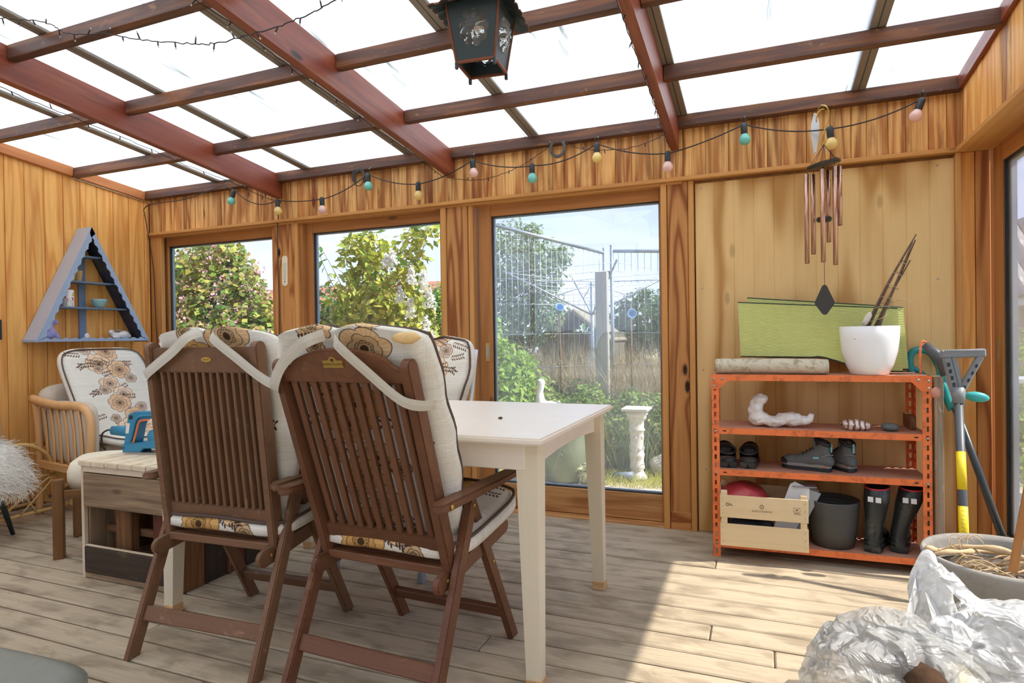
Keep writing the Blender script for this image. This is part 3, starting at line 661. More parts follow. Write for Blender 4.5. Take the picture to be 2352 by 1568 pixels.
# ---- third cushion and its folding chair, beyond the table
fc = thing('folding_chair', 'white metal folding chair behind the dining table, mostly hidden', 'chair', (-1.66,2.72,0), PI)
M_whitemetal = plain('white enamelled tube', S('D8DCDE'), .35, .2, .05)
for s in (-1,1):
    tube('side_tube', M_whitemetal, fc, smoothpts([(s*.235,.30,.02),(s*.235,-.02,.42),(s*.235,-.20,.70),(s*.235,-.30,1.03)],5), .011, 8)
    tube('rear_tube', M_whitemetal, fc, [(s*.215,-.30,.02),(s*.215,.22,.44)], .011, 8)
    blk('foot', plain('grey plastic foot', S('8E9496'),.5,0,.05) if s<0 else bpy.data.materials['grey plastic foot'], fc, (s*.235-.014,.29,0), (s*.235+.014,.325,.05), .004)
bar('crossbar', M_whitemetal, fc, (-.235,-.30,1.02), (.235,-.30,1.02), .02, .02); bar('crossbar', M_whitemetal, fc, (-.215,-.26,.07), (.215,-.26,.07), .018, .018)
blk('seat', M_linen, fc, (-.225,-.18,.425), (.225,.22,.44), .004)
def bpC(x, s, off=0): return V(x, -.185-s*.22, .46+s*.975)+V(0,-1,-.22).normalized()*off
u3, bk3, onC = cushion('seat_cushion', 'pale flowered cushion on the white chair behind the table, only its top corner showing', (-1.66,2.72,0), PI, bpC, V(0,-1,-.2).normalized(), .7, M_pale, .0, .50, .665)
# ================================================================ helpers for fused shapes
def fuse(name, mat, par, items, vox=.006, M=None, sm=6, disp=0):
    bm = bmesh.new()
    for it in items:
        if it[0] == 's':
            R = it[3] if len(it) > 3 else Matrix.Identity(4)
            r = it[2] if hasattr(it[2],'__len__') else (it[2],)*3
            bmesh.ops.create_icosphere(bm, subdivisions=3, radius=1, matrix=Matrix.Translation(Vector(it[1]))@R@Matrix.Diagonal((r[0],r[1],r[2],1)))
        else:
            p, q = Vector(it[1]), Vector(it[2]); M2 = Matrix.Translation((p+q)/2)@rotto(q-p)
            bmesh.ops.create_cone(bm, cap_ends=True, segments=20, radius1=it[3], radius2=it[4], depth=(q-p).length, matrix=M2)
            for c_, r_ in ((p,it[3]),(q,it[4])): bmesh.ops.create_icosphere(bm, subdivisions=2, radius=r_, matrix=Matrix.Translation(c_))
    me = bpy.data.meshes.new(name); bm.to_mesh(me); bm.free()
    o = mk(name, me, mat, par, M, True); r = o.modifiers.new('fuse','REMESH'); r.mode = 'VOXEL'; r.voxel_size = vox; r.use_smooth_shade = True
    s = o.modifiers.new('smooth','SMOOTH'); s.iterations = sm; s.factor = .5
    if disp:
        tx = bpy.data.textures.new('crag','CLOUDS'); tx.noise_scale = .045; tx.noise_depth = 3; d_ = o.modifiers.new('crag','DISPLACE'); d_.texture = tx; d_.strength = disp; d_.mid_level = .5
    return o
M_blue = plain('dusty blue paint', S('9EB2CC'), .5, 0, .06)
M_lav = plain('lavender grey board', S('B4B7C0'), .5, 0, .05)  # paler tone, used on the left side board alone
M_navy = plain('dark navy board', S('2C3448'), .6, 0, .1, dirt=S('8C8460'), dirtamt=.2)  # much darker tone, used on the right side board alone
M_midblue = plain('mid blue paint', S('6F85A0'), .5, 0, .06)

# ---- A-shaped wall shelf
ts = thing('triangle_shelf', 'blue painted A-shaped wall shelf with scalloped edges on the pine wall', 'shelf', (0,0,0))
XF = XL+.150; PL, PA, PR = V(0,2.612,1.108), V(0,2.992,1.925), V(0,3.425,1.108)
def yz(p, x): return V(x, p.y, p.z)
def board(name, mat, p, q, th, x0=XL+.002, x1=XF-.003, inn=1):
    d = (q-p).normalized(); nn = V(0,-d.z,d.y)*inn
    return bar(name, mat, ts, yz((p+q)/2+nn*th/2,(x0+x1)/2)-yz(q-p,0)/2, yz((p+q)/2+nn*th/2,(x0+x1)/2)+yz(q-p,0)/2, th, x1-x0, (1,0,0), .0015)
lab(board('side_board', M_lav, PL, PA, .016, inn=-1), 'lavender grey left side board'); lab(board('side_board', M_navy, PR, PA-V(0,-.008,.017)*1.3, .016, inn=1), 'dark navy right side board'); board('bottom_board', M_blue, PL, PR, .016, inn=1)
def scallop(p, q, sgn, wd, trim0=0, trim1=0):
    d = (q-p).normalized(); L = (q-p).length; nn = V(0,-d.z,d.y)*sgn; n_ = 90; poly = [(0,0),(L,0)]
    for i in range(n_+1):
        s = L-trim1-(L-trim0-trim1)*i/n_; wv = abs(math.sin(PI*s/.062))**.8*.013-.004*(math.sin(PI*s/.031)>.92)
        poly.append((s, wd-wv*1.0))
    return prism('scalloped_trim', M_blue, ts, poly if sgn > 0 else poly, .007, frame(yz(p,XF), yz(d,0), yz(nn,0)))
scallop(PL, PA, -1, .046, .06, .03); scallop(PR, PA, 1, .042, .06, .03); scallop(PL, PR, 1, .030, .045, .045)
blk('spine', M_midblue, ts, (XL+.001,2.985,1.12), (XL+.012,3.035,1.80), .001)
for z in (1.353,1.537,1.722):
    k_ = (z-1.108)/(1.925-1.108); ya_ = 2.612+(2.992-2.612)*k_+.014; yb_ = 3.425+(2.992-3.425)*k_-.014
    blk('shelf_board', M_midblue, ts, (XL+.002,ya_,z-.014), (XF-.035,yb_,z-.002), .004, 2)
xs_ = XL+.062
# things on it
def onT(x, y, z): return (x, y, z)
M_wicker = wood('pale wicker', S('D8BC84'), S('A8874E'), fine=.6, rings=.5, knots=0)
for y_, r_, lb in ((2.898,.033,'larger woven straw cup on the upper part of the blue shelf'),(2.962,.029,'smaller woven straw cup to the right of its twin on the blue shelf')):
    tag(lathe('straw_cup', M_wicker, None, [(r_*.72,0),(r_*.74,.002),(r_,.078),(r_*.98,.080),(r_*.92,.078),(r_*.68,.006),(0,.006)], 24, T(xs_+(.0 if y_<2.93 else -.02),y_,1.5355)), lb, 'cup')
mug = thing('beaker', 'white ceramic beaker with red birds and branches, on the middle board', 'beaker', (xs_+.015,2.866,1.3515))
lathe('body', plain('glazed white', S('F4F3F0'), .2, 0, .02), mug, [(.036,0),(.0375,.002),(.0375,.117),(.036,.118),(.034,.116),(.034,.005),(0,.005)], 32)
M_redp, M_greenp, M_darkp = plain('red print', S('B8281E'), .4, 0, .1), plain('lime print', S('BCC840'), .4, 0, .1), plain('grey print', S('4A4450'), .4, 0, .1)
def onmug(a, z): r = .0379; return Matrix.Translation((r*math.cos(a), r*math.sin(a), z))@Rz(a)@Ry(PI/2)@Rz(PI/2)
prbird = [(-.012,.010),(-.008,.006),(-.006,.000),(.0,-.006),(.007,-.010),(.004,-.003),(.004,.003),(-.001,.008),(-.005,.012),(-.009,.013)]
for a, z in ((-.95,.066),(.30,.052)): prism('bird_print', M_redp, mug, [(x*.9,y*1.15) for x,y in prbird], .0012, onmug(a,z))
for a, z in ((.35,.092),(.55,.100),(.2,.080),(.42,.082),(.6,.085)): prism('leaf_print', M_greenp, mug, [(.004*math.cos(t_*PI/4),.006*math.sin(t_*PI/4)) for t_ in range(8)], .001, onmug(a,z))
for a, z in ((-.8,.04),(-.65,.045),(-.7,.03),(-.85,.022),(-.6,.05),(-.5,.038),(-.75,.014)): prism('leaf_print', M_darkp if z<.042 else M_redp, mug, [(.0022*math.cos(t_*PI/3),.004*math.sin(t_*PI/3)) for t_ in range(6)], .001, onmug(a,z))
tube('branch_print', M_redp, mug, [(.0381*math.cos(a),.0381*math.sin(a),z) for a,z in ((-.85,.055),(-.5,.058),(-.2,.045),(.1,.028),(.15,.004))], .0008, 4)
tube('branch_print', M_redp, mug, [(.0381*math.cos(a),.0381*math.sin(a),z) for a,z in ((.12,.028),(.25,.04),(.4,.052),(.5,.07))], .0006, 4)
M_aqua = plain('frosted aqua glass', S('A8DAD8'), .25, 0, .1, trans=.35)
tag(lathe('glass_bowl', M_aqua, None, [(.022,0),(.024,.002),(.040,.022),(.050,.046),(.053,.062),(.0515,.062),(.047,.045),(.036,.022),(.020,.006),(0,.006)], 32, T(xs_+.03,3.078,1.3515)), 'frosted pale aqua glass bowl on the blue shelf', 'bowl')
zb_ = 1.108+.017
M_purple = plain('purple vinyl', S('A9A6DA'), .35, 0, .06)
ty = thing('toy_animal', 'purple vinyl toy animal with a big rounded snout in the shelf corner', 'toy', (XL+.085,2.735,zb_), .35)
fuse('body', M_purple, ty, [('s',(0,.0,.048),(.034,.038,.046)),('s',(0,-.035,.028),(.03,.03,.028)),('c',(0,.0,.08),(0,.005,.12),.026,.022),('s',(0,.010,.130),(.024,.026,.024)),('c',(0,.02,.122),(0,.058,.118),.014,.018),('c',(0,.012,.100),(0,.034,.092),.012,.010),
     ('c',(.022,.01,.05),(.03,.038,.016),.016,.014),('c',(.02,-.01,.075),(.034,.012,.05),.010,.009),('s',(.005,-.004,.152),(.008,.008,.011)),('c',(0,-.05,.02),(0,-.085,.006),.014,.005)], .005)
M_eyew, M_eyeb = plain('white eye', S('F4F4F4'), .3,0,.02), plain('black pupil', S('151515'), .3,0,.02)
e_ = ico('eye', M_eyew, ty, .0075, 2, (1,1,1), None, (.014,.024,.145)); ico('pupil', M_eyeb, e_, .0032, 1, (1,1,1), None, (.019,.029,.146))
ico('mouth', M_redp, ty, .001, 1, (6,10,3), None, (.006,.030,.102))
tag(ico('heart_stone', plain('off white ceramic', S('E6E4DC'), .5, 0, .04), None, .001, 3, (10,18,22), None, (XL+.060,3.005,zb_+.021), .1, 2), 'small off-white rounded ornament leaning in the middle of the shelf bottom', 'ornament')
rb = thing('rabbit_figurine', 'white glazed crouching rabbit figurine on the right of the shelf bottom', 'figurine', (XL+.075,3.235,zb_), .0)
fuse('body', plain('glazed cream', S('E6E2DA'), .2, 0, .03), rb, [('s',(0,.035,.030),(.028,.048,.032)),('s',(0,.075,.020),(.02,.02,.018)),('c',(0,.0,.026),(0,-.045,.030),.022,.018),('s',(0,-.058,.050),(.017,.022,.018)),('s',(.015,-.03,.010),(.010,.03,.009)),('s',(0,.09,.018),(.007,.008,.007))], .005)
ico('ear', plain('grey ear', S('9C948C'), .4, 0, .1), rb, .001, 2, (5,32,7), Rx(-.12), (.012,-.005,.062)); ico('ear', bpy.data.materials['grey ear'], rb, .001, 2, (5,32,7), Rx(-.12), (-.010,-.003,.062))
ico('eye', M_eyeb, rb, .0025, 1, (1,1,1), None, (.016,-.060,.056))
# ---- thermometer on the post
tm = thing('thermometer', 'small cream wall thermometer screwed to the post between the windows', 'thermometer', (-3.205,3.5655,1.598))
prism('plate', plain('cream plastic', S('EADFC2'), .4, 0, .04), tm, [(.026*math.cos(a),(.088 if math.sin(a)>0 else -.088)+.022*math.sin(a)) for a in [i*PI/8+.01 for i in range(16)]], .006, Rx(PI/2)@T(0,0,.003), .001)
tube('glass_tube', plain('thermometer glass', S('D8D4CC'), .2,0,.02), tm, [(0,-.0075,-.075),(0,-.0075,.06)], .0025, 6); ico('bulb_tip', M_redp, tm, .005, 1, (1,1,1), None, (0,-.008,-.078))
for i in range(14):
    for s in (-1,1): blk('scale_mark', M_engr, tm, (s*.006 if s>0 else -.015,-.0066,-.060+i*.009), (.015 if s>0 else -.006,-.0060,-.0590+i*.009), 0)
for z in (-.098,.098): ico('screw', M_steel, tm, .003, 1, (1,1,1), None, (0,-.006,z))

# ---- pallet-wood side table
pt = thing('side_table', 'rustic side table nailed together from old pallet boards', 'table', (0,0,0))
x0,x1,y0,y1 = -2.953,-2.345,1.925,2.395
for i in range(7):
    a = x0-.012+i*.0895; ch = [(a+.001,y0-.012+rr.uniform(0,.004)),(a+.0885,y0-.012+rr.uniform(0,.004)),(a+.0885,y1+.01),(a+.001,y1+.01)]
    if i == 0: ch = [(a+.001,y0-.01),(a+.0885,y0-.012),(a+.0885,y1+.01),(a+.02,y1+.01),(a+.001,y1-.03)]
    prism('top_plank', M_paletop, pt, ch, .024, T(0,0,.538), .003)
blk('under_rail', M_paletop, pt, (x0+.01,y0,.497), (x1,y0+.022,.525), .002); blk('side_rail', M_paletop, pt, (x0,y0+.024,.497), (x0+.022,y1,.525), .002)
lab(blk('front_board', M_greywood, pt, (x0+.012,y0-.004,.338), (x1,y0+.018,.492), .003), 'weathered grey brown board across the front')
blk('corner_board', M_paletop, pt, (x0-.008,y0,.0), (x0+.010,y0+.02,.525), .002)
for a, m in ((y0+.024,M_greywood),(y0+.145,M_greywood),(y0+.27,M_brownwood),(y0+.39,M_greywood)): blk('side_plank', m, pt, (x0-.004,a,.0), (x0+.014,min(a+.115,y1),.495), .003)
lab(blk('base_board', M_blackwood, pt, (x0+.012,y0-.004,.030), (x1-.0,y0+.018,.150), .004), 'blackened board with splintered pale edge')
blk('base_strip', M_greywood, pt, (x0+.012,y0+.0,.004), (x1,y0+.03,.028), .003); blk('edge_splinter', M_paletop, pt, (x0+.014,y0+.001,.151), (x1-.1,y0+.016,.157), .002)
lab(blk('upright', M_brownwood, pt, (-2.80,y0+.05,.03), (-2.70,y0+.095,.50), .005), 'rough sawn upright with bark edge'); lab(blk('upright', M_redold, pt, (-2.53,y0+.03,.03), (-2.43,y0+.07,.50), .003), 'flaking red brown upright')
blk('shelf_plank', M_paletop, pt, (x0+.02,y0+.10,.045), (x1-.03,y0+.22,.06), .002); blk('shelf_plank', M_brownwood, pt, (x0+.02,y0+.23,.045), (x1-.03,y1-.03,.06), .002)
for i, m in enumerate((M_greywood,M_brownwood,M_redold,M_brownwood,M_greywood)): blk('back_plank', m, pt, (x0+.015+i*.117,y1-.018,.02), (x0+.128+i*.117,y1,.50), .003)
for i, (m) in enumerate((M_brownwood,M_blackwood,M_redold,M_blackwood)): blk('side_plank', m, pt, (x1-.016,y0+.024+i*.117,.002), (x1+.004,y0+.138+i*.117,.52), .003)
blk('side_batten', M_brownwood, pt, (x0+.02,y0+.1,.19), (x1-.02,y0+.12,.225), .003)
# ---- blue electric planer
M_teal, M_orange = plain('blue plastic', S('2E84A4'), .4, 0, .08), plain('orange trim', S('E8743C'), .5, 0, .05)
pn = thing('electric_planer', 'blue electric hand planer with orange trimmed handle on the pallet table', 'power tool', (-2.925,2.135,.5505), .20)
F = lambda y: frame((0,y,0),(1,0,0),(0,0,1))
prism('shoe', M_steel, pn, [(.015,0),(.29,0),(.29,.008),(.015,.010)], .082, F(0), .001)
prism('lower_housing', M_teal, pn, [(0,.006),(.10,.010),(.12,.028),(.27,.028),(.285,.06),(.24,.088),(.19,.085),(.14,.060),(.07,.055),(.0,.045)], .078, F(0), .004)
prism('rear_column', M_teal, pn, [(0,.04),(.055,.045),(.066,.06),(.088,.155),(.115,.168),(.22,.168),(.22,.205),(.06,.205),(.028,.190)], .060, F(0), .004)
tube('orange_trim', M_orange, pn, smoothpts([(.062,-.036,.055),(.078,-.036,.10),(.094,-.036,.150),(.118,-.036,.166),(.2,-.036,.168)],4), .005, 6)
tube('handle_rib', M_teal, pn, smoothpts([(.045,-.034,.06),(.062,-.034,.12),(.078,-.034,.165),(.11,-.034,.186),(.2,-.034,.190)],4), .006, 6)
mk('motor_hood', padme(.14,.075,.06,lambda x,y,z: V(.20+x,y,.085+z)), M_teal, pn, None, True)
tube('dust_spout', M_teal, pn, [(.03,-.0,.105),(-.09,-.0,.108)], [.030,.022], 16, sx=.7); prism('rating_label', M_cream, pn, [(.014,.10),(.032,.10),(.040,.150),(.022,.150)], .0008, F(-.0305)); prism('vent', M_gasket, pn, [(.035,.168),(.055,.170),(.058,.188),(.038,.188)], .0008, F(-.0305))
ico('knob_screw', M_black, pn, .005, 1, (1,.5,1), None, (.012,-.040,.03)); 
tube('power_cord', M_blackcable, pn, smoothpts([(-.085,0,.110),(-.12,.0,.108),(-.150,.0,.085),(-.158,.01,.03),(-.160,.03,.006)],6), .0045, 8)

# ---- upholstered armchair with beech slat arms
M_wool = plain('nubby oat wool', S('CFC2AE'), .95, 0, .08, 200, .6, 220, .1)
AL, AR = (-4.03,2.93,0), PI/2; CL, CR = (-4.03,2.925,0), PI/2
ac = thing('armchair', 'oat wool armchair with curved beech slatted arms by the left wall', 'armchair', AL, AR)
for s in (-1,1):
    X_ = s*.39
    rail = tube('arm_rail', M_beech, ac, smoothpts([(X_*1.03,.31,.745),(X_*1.03,.20,.725),(X_*1.0,.06,.705),(X_*.98,-.08,.705),(X_*.97,-.165,.680),(X_*.97,-.205,.60),(X_*.98,-.205,.45),(X_*.98,-.18,.28),(X_*.98,-.18,.0)],5), .024, 10, sx=1.15, up=(1,0,0))
    tube('rear_post', M_beech, ac, smoothpts([(X_,.295,.73),(X_,.27,.50),(X_,.27,.25),(X_,.28,0)],4), .021, 8)
    bar('lower_rail', M_beech, ac, (X_,.27,.33), (X_,-.19,.30), .03, .05, (0,0,1), .004)
    for i in range(6):
        yy = -.125+i*.066; tube('arm_slat', M_beech, ac, smoothpts([(X_,yy+.02,.702),(X_,yy-.008,.54),(X_,yy-.02,.33)],4), .0065, 6, sx=2.2, up=(1,0,0))
    lab(mk('side_pad', padme(.42,.50,.07,lambda x,y,z,s=s: V(s*(.345+z),y*.95+.02,.53+x*.95)), M_wool, ac, None, True), 'wool padding inside the slatted arm')
bar('front_rail', M_beech, ac, (-.37,-.18,.31), (.37,-.18,.31), .03, .07, (0,0,1), .004); bar('rear_rail', M_beech, ac, (-.37,.27,.33), (.37,.27,.33), .03, .07, (0,0,1), .004)
mk('seat', padme(.62,.50,.15,lambda x,y,z: V(x,y+.03,.38+z)), M_wool, ac, None, True)
mk('back', padme(.74,.42,.12,lambda x,y,z: V(x,.25+z+(y+.21)*.16,.62+y)), M_wool, ac, None, True)
u4 = thing('seat_cushion', 'long pale cushion printed with peach flowers, slouched in the wool armchair', 'cushion', CL, CR)
def fD(x,y,z): s = y+.36; return V(x*.98-.0, -.045+s*.45-z-.0, .475+s*.815)+V(0,-.03*math.cos(x*4),0)
o_ = mk('back_pad', padme(.62,.72,.07,fD), M_pale, u4, None, True); tube('piping', M_piping, o_, padedge(.62,.72,.07,fD,.75), .0045, 6, True)
def fE(x,y,z): s = y+.24; return V(x, -.03-s*.72, .495-.02*s+z+.02*(s/.48)**3*-1)
o_ = mk('seat_pad', padme(.60,.48,.07,fE), M_pale, u4, None, True); tube('piping', M_piping, o_, padedge(.60,.48,.07,fE,.75), .0045, 6, True)
# ---- footstool
fs0 = thing('footstool', 'square footstool with cream cushion and brown legs beside the pallet table', 'footstool', (-3.355,2.315,0), .79)
M_creamfab = plain('cream fabric', S('E4D8BC'), .9, 0, .06, 60, .3, 80, .1)
for sx_ in (-1,1):
    for sy_ in (-1,1): blk('leg', M_oak, fs0, (sx_*.17-.023,sy_*.20-.023,0), (sx_*.17+.023,sy_*.20+.023,.405), .003)
for s in (-1,1): blk('rail', M_oak, fs0, (-.146,s*.20-.014,.30), (.146,s*.20+.014,.345), .002); blk('rail', M_oak, fs0, (s*.17-.014,-.176,.30), (s*.17+.014,.176,.345), .002)
mk('cushion_top', padme(.30,.36,.14,lambda x,y,z: V(x,y,.405+z),k=7), M_creamfab, fs0, None, True)
# ---- cane stand
M_cane = wood('cane', S('E2BC7C'), S('B88A48'), fine=.3, rings=.2, knots=.1, var=.08, rough=.4)
cn = thing('cane_rack', 'bent cane magazine rack against the left wall', 'rack', (0,0,0))
for xo in (-4.20,-4.46):
    tube('hoop', M_cane, cn, smoothpts([(xo,2.05,.03),(xo,2.16,.42),(xo,2.30,.475),(xo,2.42,.47),(xo,2.52,.40),(xo,2.585,.27),(xo,2.66,.10),(xo,2.68,.03)],5), .0125, 8)
    tube('rail', M_cane, cn, [(xo,2.10,.05),(xo,2.70,.05)], .011, 8); tube('rail', M_cane, cn, [(xo,2.12,.255),(xo,2.60,.265)], .009, 8)
    for yy in (2.17,2.33):
        tube('cane_loop', M_cane, cn, smoothpts([(xo+.01,yy+.12,.055),(xo+.01,yy+.03,.22),(xo+.01,yy+.045,.245),(xo+.01,yy+.08,.225),(xo+.01,yy-.06,.055)],5), .005, 6)
        tube('cane_loop', M_cane, cn, smoothpts([(xo+.012,yy-.10,.055),(xo+.012,yy+.17,.235),(xo+.012,yy+.20,.245),(xo+.012,yy+.20,.22),(xo+.012,yy+.03,.055)],5), .005, 6)
for yy, zz in ((2.14,.05),(2.66,.05),(2.30,.475)): tube('cross_rod', M_cane, cn, [(-4.50,yy,zz),(-4.16,yy,zz)], .010, 8)
tube('top_rod', M_cane, cn, [(-4.33,2.06,.44),(-4.30,2.60,.455)], .013, 8)
# ---- grey chair with sheepskin
M_velvet = plain('grey blue velvet', S('8E9C9E'), .85, 0, .1, 40, .2, 120, .2)
M_leg = plain('black painted leg', S('26302F'), .4, 0, .1)
gc = thing('shell_chair', 'grey blue velvet chair with tapered dark legs at the left edge', 'chair', (-4.10,1.90,0), .5)
mk('seat', padme(.50,.50,.12,lambda x,y,z: V(x,y,.41+z)), M_velvet, gc, None, True)
def fsh(x,y,z):
    a = x/.62*PI*1.15; s = y+.17; return V((.25+z)*math.sin(a), (.25+z)*math.cos(a)*1.0, .50+s*(.55+.45*math.cos(a)))
mk('shell_back', padme(.62,.34,.05,fsh,nu=30), M_velvet, gc, None, True)
for sx_ in (-1,1):
    for sy_ in (-1,1): tube('leg', M_leg, gc, [(sx_*.17,sy_*.17,.37),(sx_*.235,sy_*.235,0)], [.022,.011], 10)
sk = thing('sheepskin', 'long haired white sheepskin draped over the grey blue chair', 'sheepskin', (-4.02,1.96,0), .5)
M_fur = plain('white fleece', S('F0EBDF'), .9, 0, .1, 15, .6, 90, .1)
def fsk(x,y,z):
    d = max(0,x-.07); return V(min(x,.07)+.14*(1-math.exp(-d*6))+.06, y, .500-max(0,d-.02)*.92+z*.6+.02*math.sin(y*14+x*8))
skm = padme(.66,.50,.07,fsk,nu=26,nv=22); hide = mk('hide', skm, M_fur, sk, None, True)
P = np.array([v.co[:] for v in skm.vertices]); Nn_ = np.array([v.normal[:] for v in skm.vertices])
idx = RNG.integers(0,len(P),9000); base_ = P[idx]+RNG.normal(0,.012,(9000,3)); dirs = Nn_[idx]*.8+RNG.normal(0,.45,(9000,3))+np.array([.25,0,-.55]); dirs /= np.linalg.norm(dirs,axis=1)[:,None]
Lh = RNG.uniform(.030,.062,9000)[:,None]; side = np.cross(dirs,RNG.normal(0,1,(9000,3))); side /= np.linalg.norm(side,axis=1)[:,None]; side *= .0014
mid_ = base_+dirs*Lh*.6; tip = base_+dirs*Lh+np.array([.004,0,-.010])
vs = np.stack([base_-side,base_+side,mid_+side*.7,mid_-side*.7,tip],1).reshape(-1,3); fsx = []
for i in range(9000): q = i*5; fsx += [(q,q+1,q+2,q+3),(q+3,q+2,q+4)]
stuff(mk('fleece', mesh('fleece', vs, fsx), M_fur, sk))
# ---- floor cushion
fl = tag(mk('floor_cushion', padme(.86,.84,.115,lambda x,y,z: V(-2.265+x*.998-y*.06, .865+y+x*.06, .058+z)), plain('grey leather', S('8A8A7E'), .55, 0, .08, 6, .4, 40, .3), None, None, True), 'flat grey leather cushion lying on the deck, its corner in view', 'cushion')
blk('bristle_strip', M_black, None, (XL,2.44,1.125), (XL+.03,2.483,1.255), .002); tag(bpy.context.scene.collection.objects[-1], 'black bristle strip hanging on the left wall at the frame edge', 'brush')
# ================================================================ orange shelf unit
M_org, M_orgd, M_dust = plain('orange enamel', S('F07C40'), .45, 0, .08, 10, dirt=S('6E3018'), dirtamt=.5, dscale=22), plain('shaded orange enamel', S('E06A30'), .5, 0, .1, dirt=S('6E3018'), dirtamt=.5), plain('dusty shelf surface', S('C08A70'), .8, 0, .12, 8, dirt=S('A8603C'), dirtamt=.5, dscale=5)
SL, SR_ = V(-.232,3.200,0), .045
sh = thing('metal_shelf', 'orange perforated-angle metal shelf unit against the plywood', 'shelf', SL, SR_)
SM = Matrix.Translation(SL)@Rz(SR_)
def SH(x, y, z): return SM@V(x,y,z)
W_, D_, H_ = .932, .285, .897
def post(x, y, sx_, sy_, mat=M_org):
    bs = []; w_, t = .036, .002
    for ax in (0,1):
        sgn = sx_ if ax == 0 else sy_
        def B(a, b_, z0, z1):
            a, b_ = sorted((a*sgn, b_*sgn))
            bs.append(((x+a, y if sy_>0 else y-t, z0),(x+b_, y+t if sy_>0 else y, z1)) if ax == 0 else ((x if sx_>0 else x-t, y+a, z0),(x+t if sx_>0 else x, y+b_, z1)))
        B(0,.012,0,H_); B(.022,w_,0,H_); z = 0
        while z < H_:
            B(.012,.022,z,min(z+.018,H_)); z += .042
    return joinboxes('post', mat, sh, bs)
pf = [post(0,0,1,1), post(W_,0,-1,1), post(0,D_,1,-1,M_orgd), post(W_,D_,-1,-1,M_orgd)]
for z0 in (.046,.402,.606,.868):
    b_ = joinboxes('shelf_board', M_dust, sh, [((.003,.003,z0+.0265),(W_-.003,D_-.003,z0+.029))])
    joinboxes('lip', M_org, b_, [((.034 if z0<.86 else .0,.0022 if z0<.86 else -.001,z0),(W_-.034 if z0<.86 else W_,.0042,z0+.0295)),((.003,D_-.004,z0),(W_-.003,D_-.002,z0+.0295)),((.002,.003,z0),(.004,D_-.003,z0+.0295)),((W_-.004,.003,z0),(W_-.002,D_-.003,z0+.0295))])
    if z0 < .86:
        for xx in (.052,W_-.068): joinboxes('slot', M_black, b_, [((xx,.0012,z0+.012),(xx+.016,.0021,z0+.018))])
for x, s in ((0,1),(W_,-1)):
    tri = [(x,-.03),(x+s*.080,-.03),(x+s*.080,-.048),(x+s*.038,-.092),(x,-.092)]; tri = tri if s > 0 else tri[::-1]
    g = prism('gusset', M_org, sh, tri, .002, frame((0,-.0022,H_+.022),(1,0,0),(0,0,1)), .0004)
    for bx_, bz in ((.013,-.045),(.052,-.042),(.013,-.078)): ico('bolt_head', M_steel, g, .0065, 2, (1,.5,1), None, (x+s*bx_,-.0035,H_+.022+bz))
    for bz in (.070,.415,.618): ico('bolt_head', M_steel, pf[0 if s>0 else 1], .0065, 2, (1,.5,1), None, (x+s*.017,-.001,bz))
M_oldplank = wood('whitewashed plank', S('A89880'), S('6A5A44'), S('3A2E20'), fine=.6, rings=.3, knots=.2, wear=S('D8D2C4'), wearamt=.7, rough=.85)
pk = blk('plank', M_oldplank, None, (.712,3.262,.002), (.748,3.40,.893), .002); tag(pk, 'grey weathered plank standing against the right side of the orange shelf', 'plank')
pk = blk('plank', M_brownwood, None, (.64,3.36,.638), (.662,3.53,.70), .003); tag(pk, 'short brown timber offcut at the right end of the upper orange shelf', 'plank'); pk.matrix_world = pk.matrix_basis
def on_shelf(z0): return z0+.0295
# ---- birch log, mats, pot
M_bark = plain('lichen spotted bark', S('CFC4AC'), .9, 0, .1, 20, .5, 60, .1, dirt=S('8C8058'), dirtamt=.8, dscale=26)
lg = thing('birch_log', 'lichen spotted log lying on top of the orange shelf', 'log', SH(.02,.055,.897), SR_)
tube('bark', M_bark, lg, smoothpts([(0,0,.039),(.17,.004,.041),(.35,-.003,.040),(.505,.002,.037)],4), [.037+.001*math.sin(i*2) for i in range(13)], 14, sx=1.15)
for x_ in (-.0012,.5062): lathe('cut_end', M_block, lg, [(0,-.001),(.031,-.001),(.031,.001),(0,.001)], 14, T(x_,0,.0385)@Ry(PI/2))
M_mat, n, l, b = base('green foam mat')
v = coords(n,l,(1,1,1),False,'UV'); sxz = n.new('ShaderNodeSeparateXYZ'); l.new(v, sxz.inputs[0])
ph = math_(n,l,'ADD', math_(n,l,'MULTIPLY', sxz.outputs[1], 230.0), math_(n,l,'MULTIPLY', math_(n,l,'ABSOLUTE', math_(n,l,'SINE', math_(n,l,'MULTIPLY', sxz.outputs[0], 40.0))), 5.0))
wvs = math_(n,l,'SINE', ph); l.new(mixc(n,l, math_(n,l,'MULTIPLY_ADD', wvs,.12,.12), S('CDD07C'), S('B2B85E')), b.inputs['Base Color']); b.inputs['Roughness'].default_value = .7
bump(n,l,b, wvs, .5, .002)
M_matdark = plain('dark mat backing', S('2E4038'), .8, 0, .1)
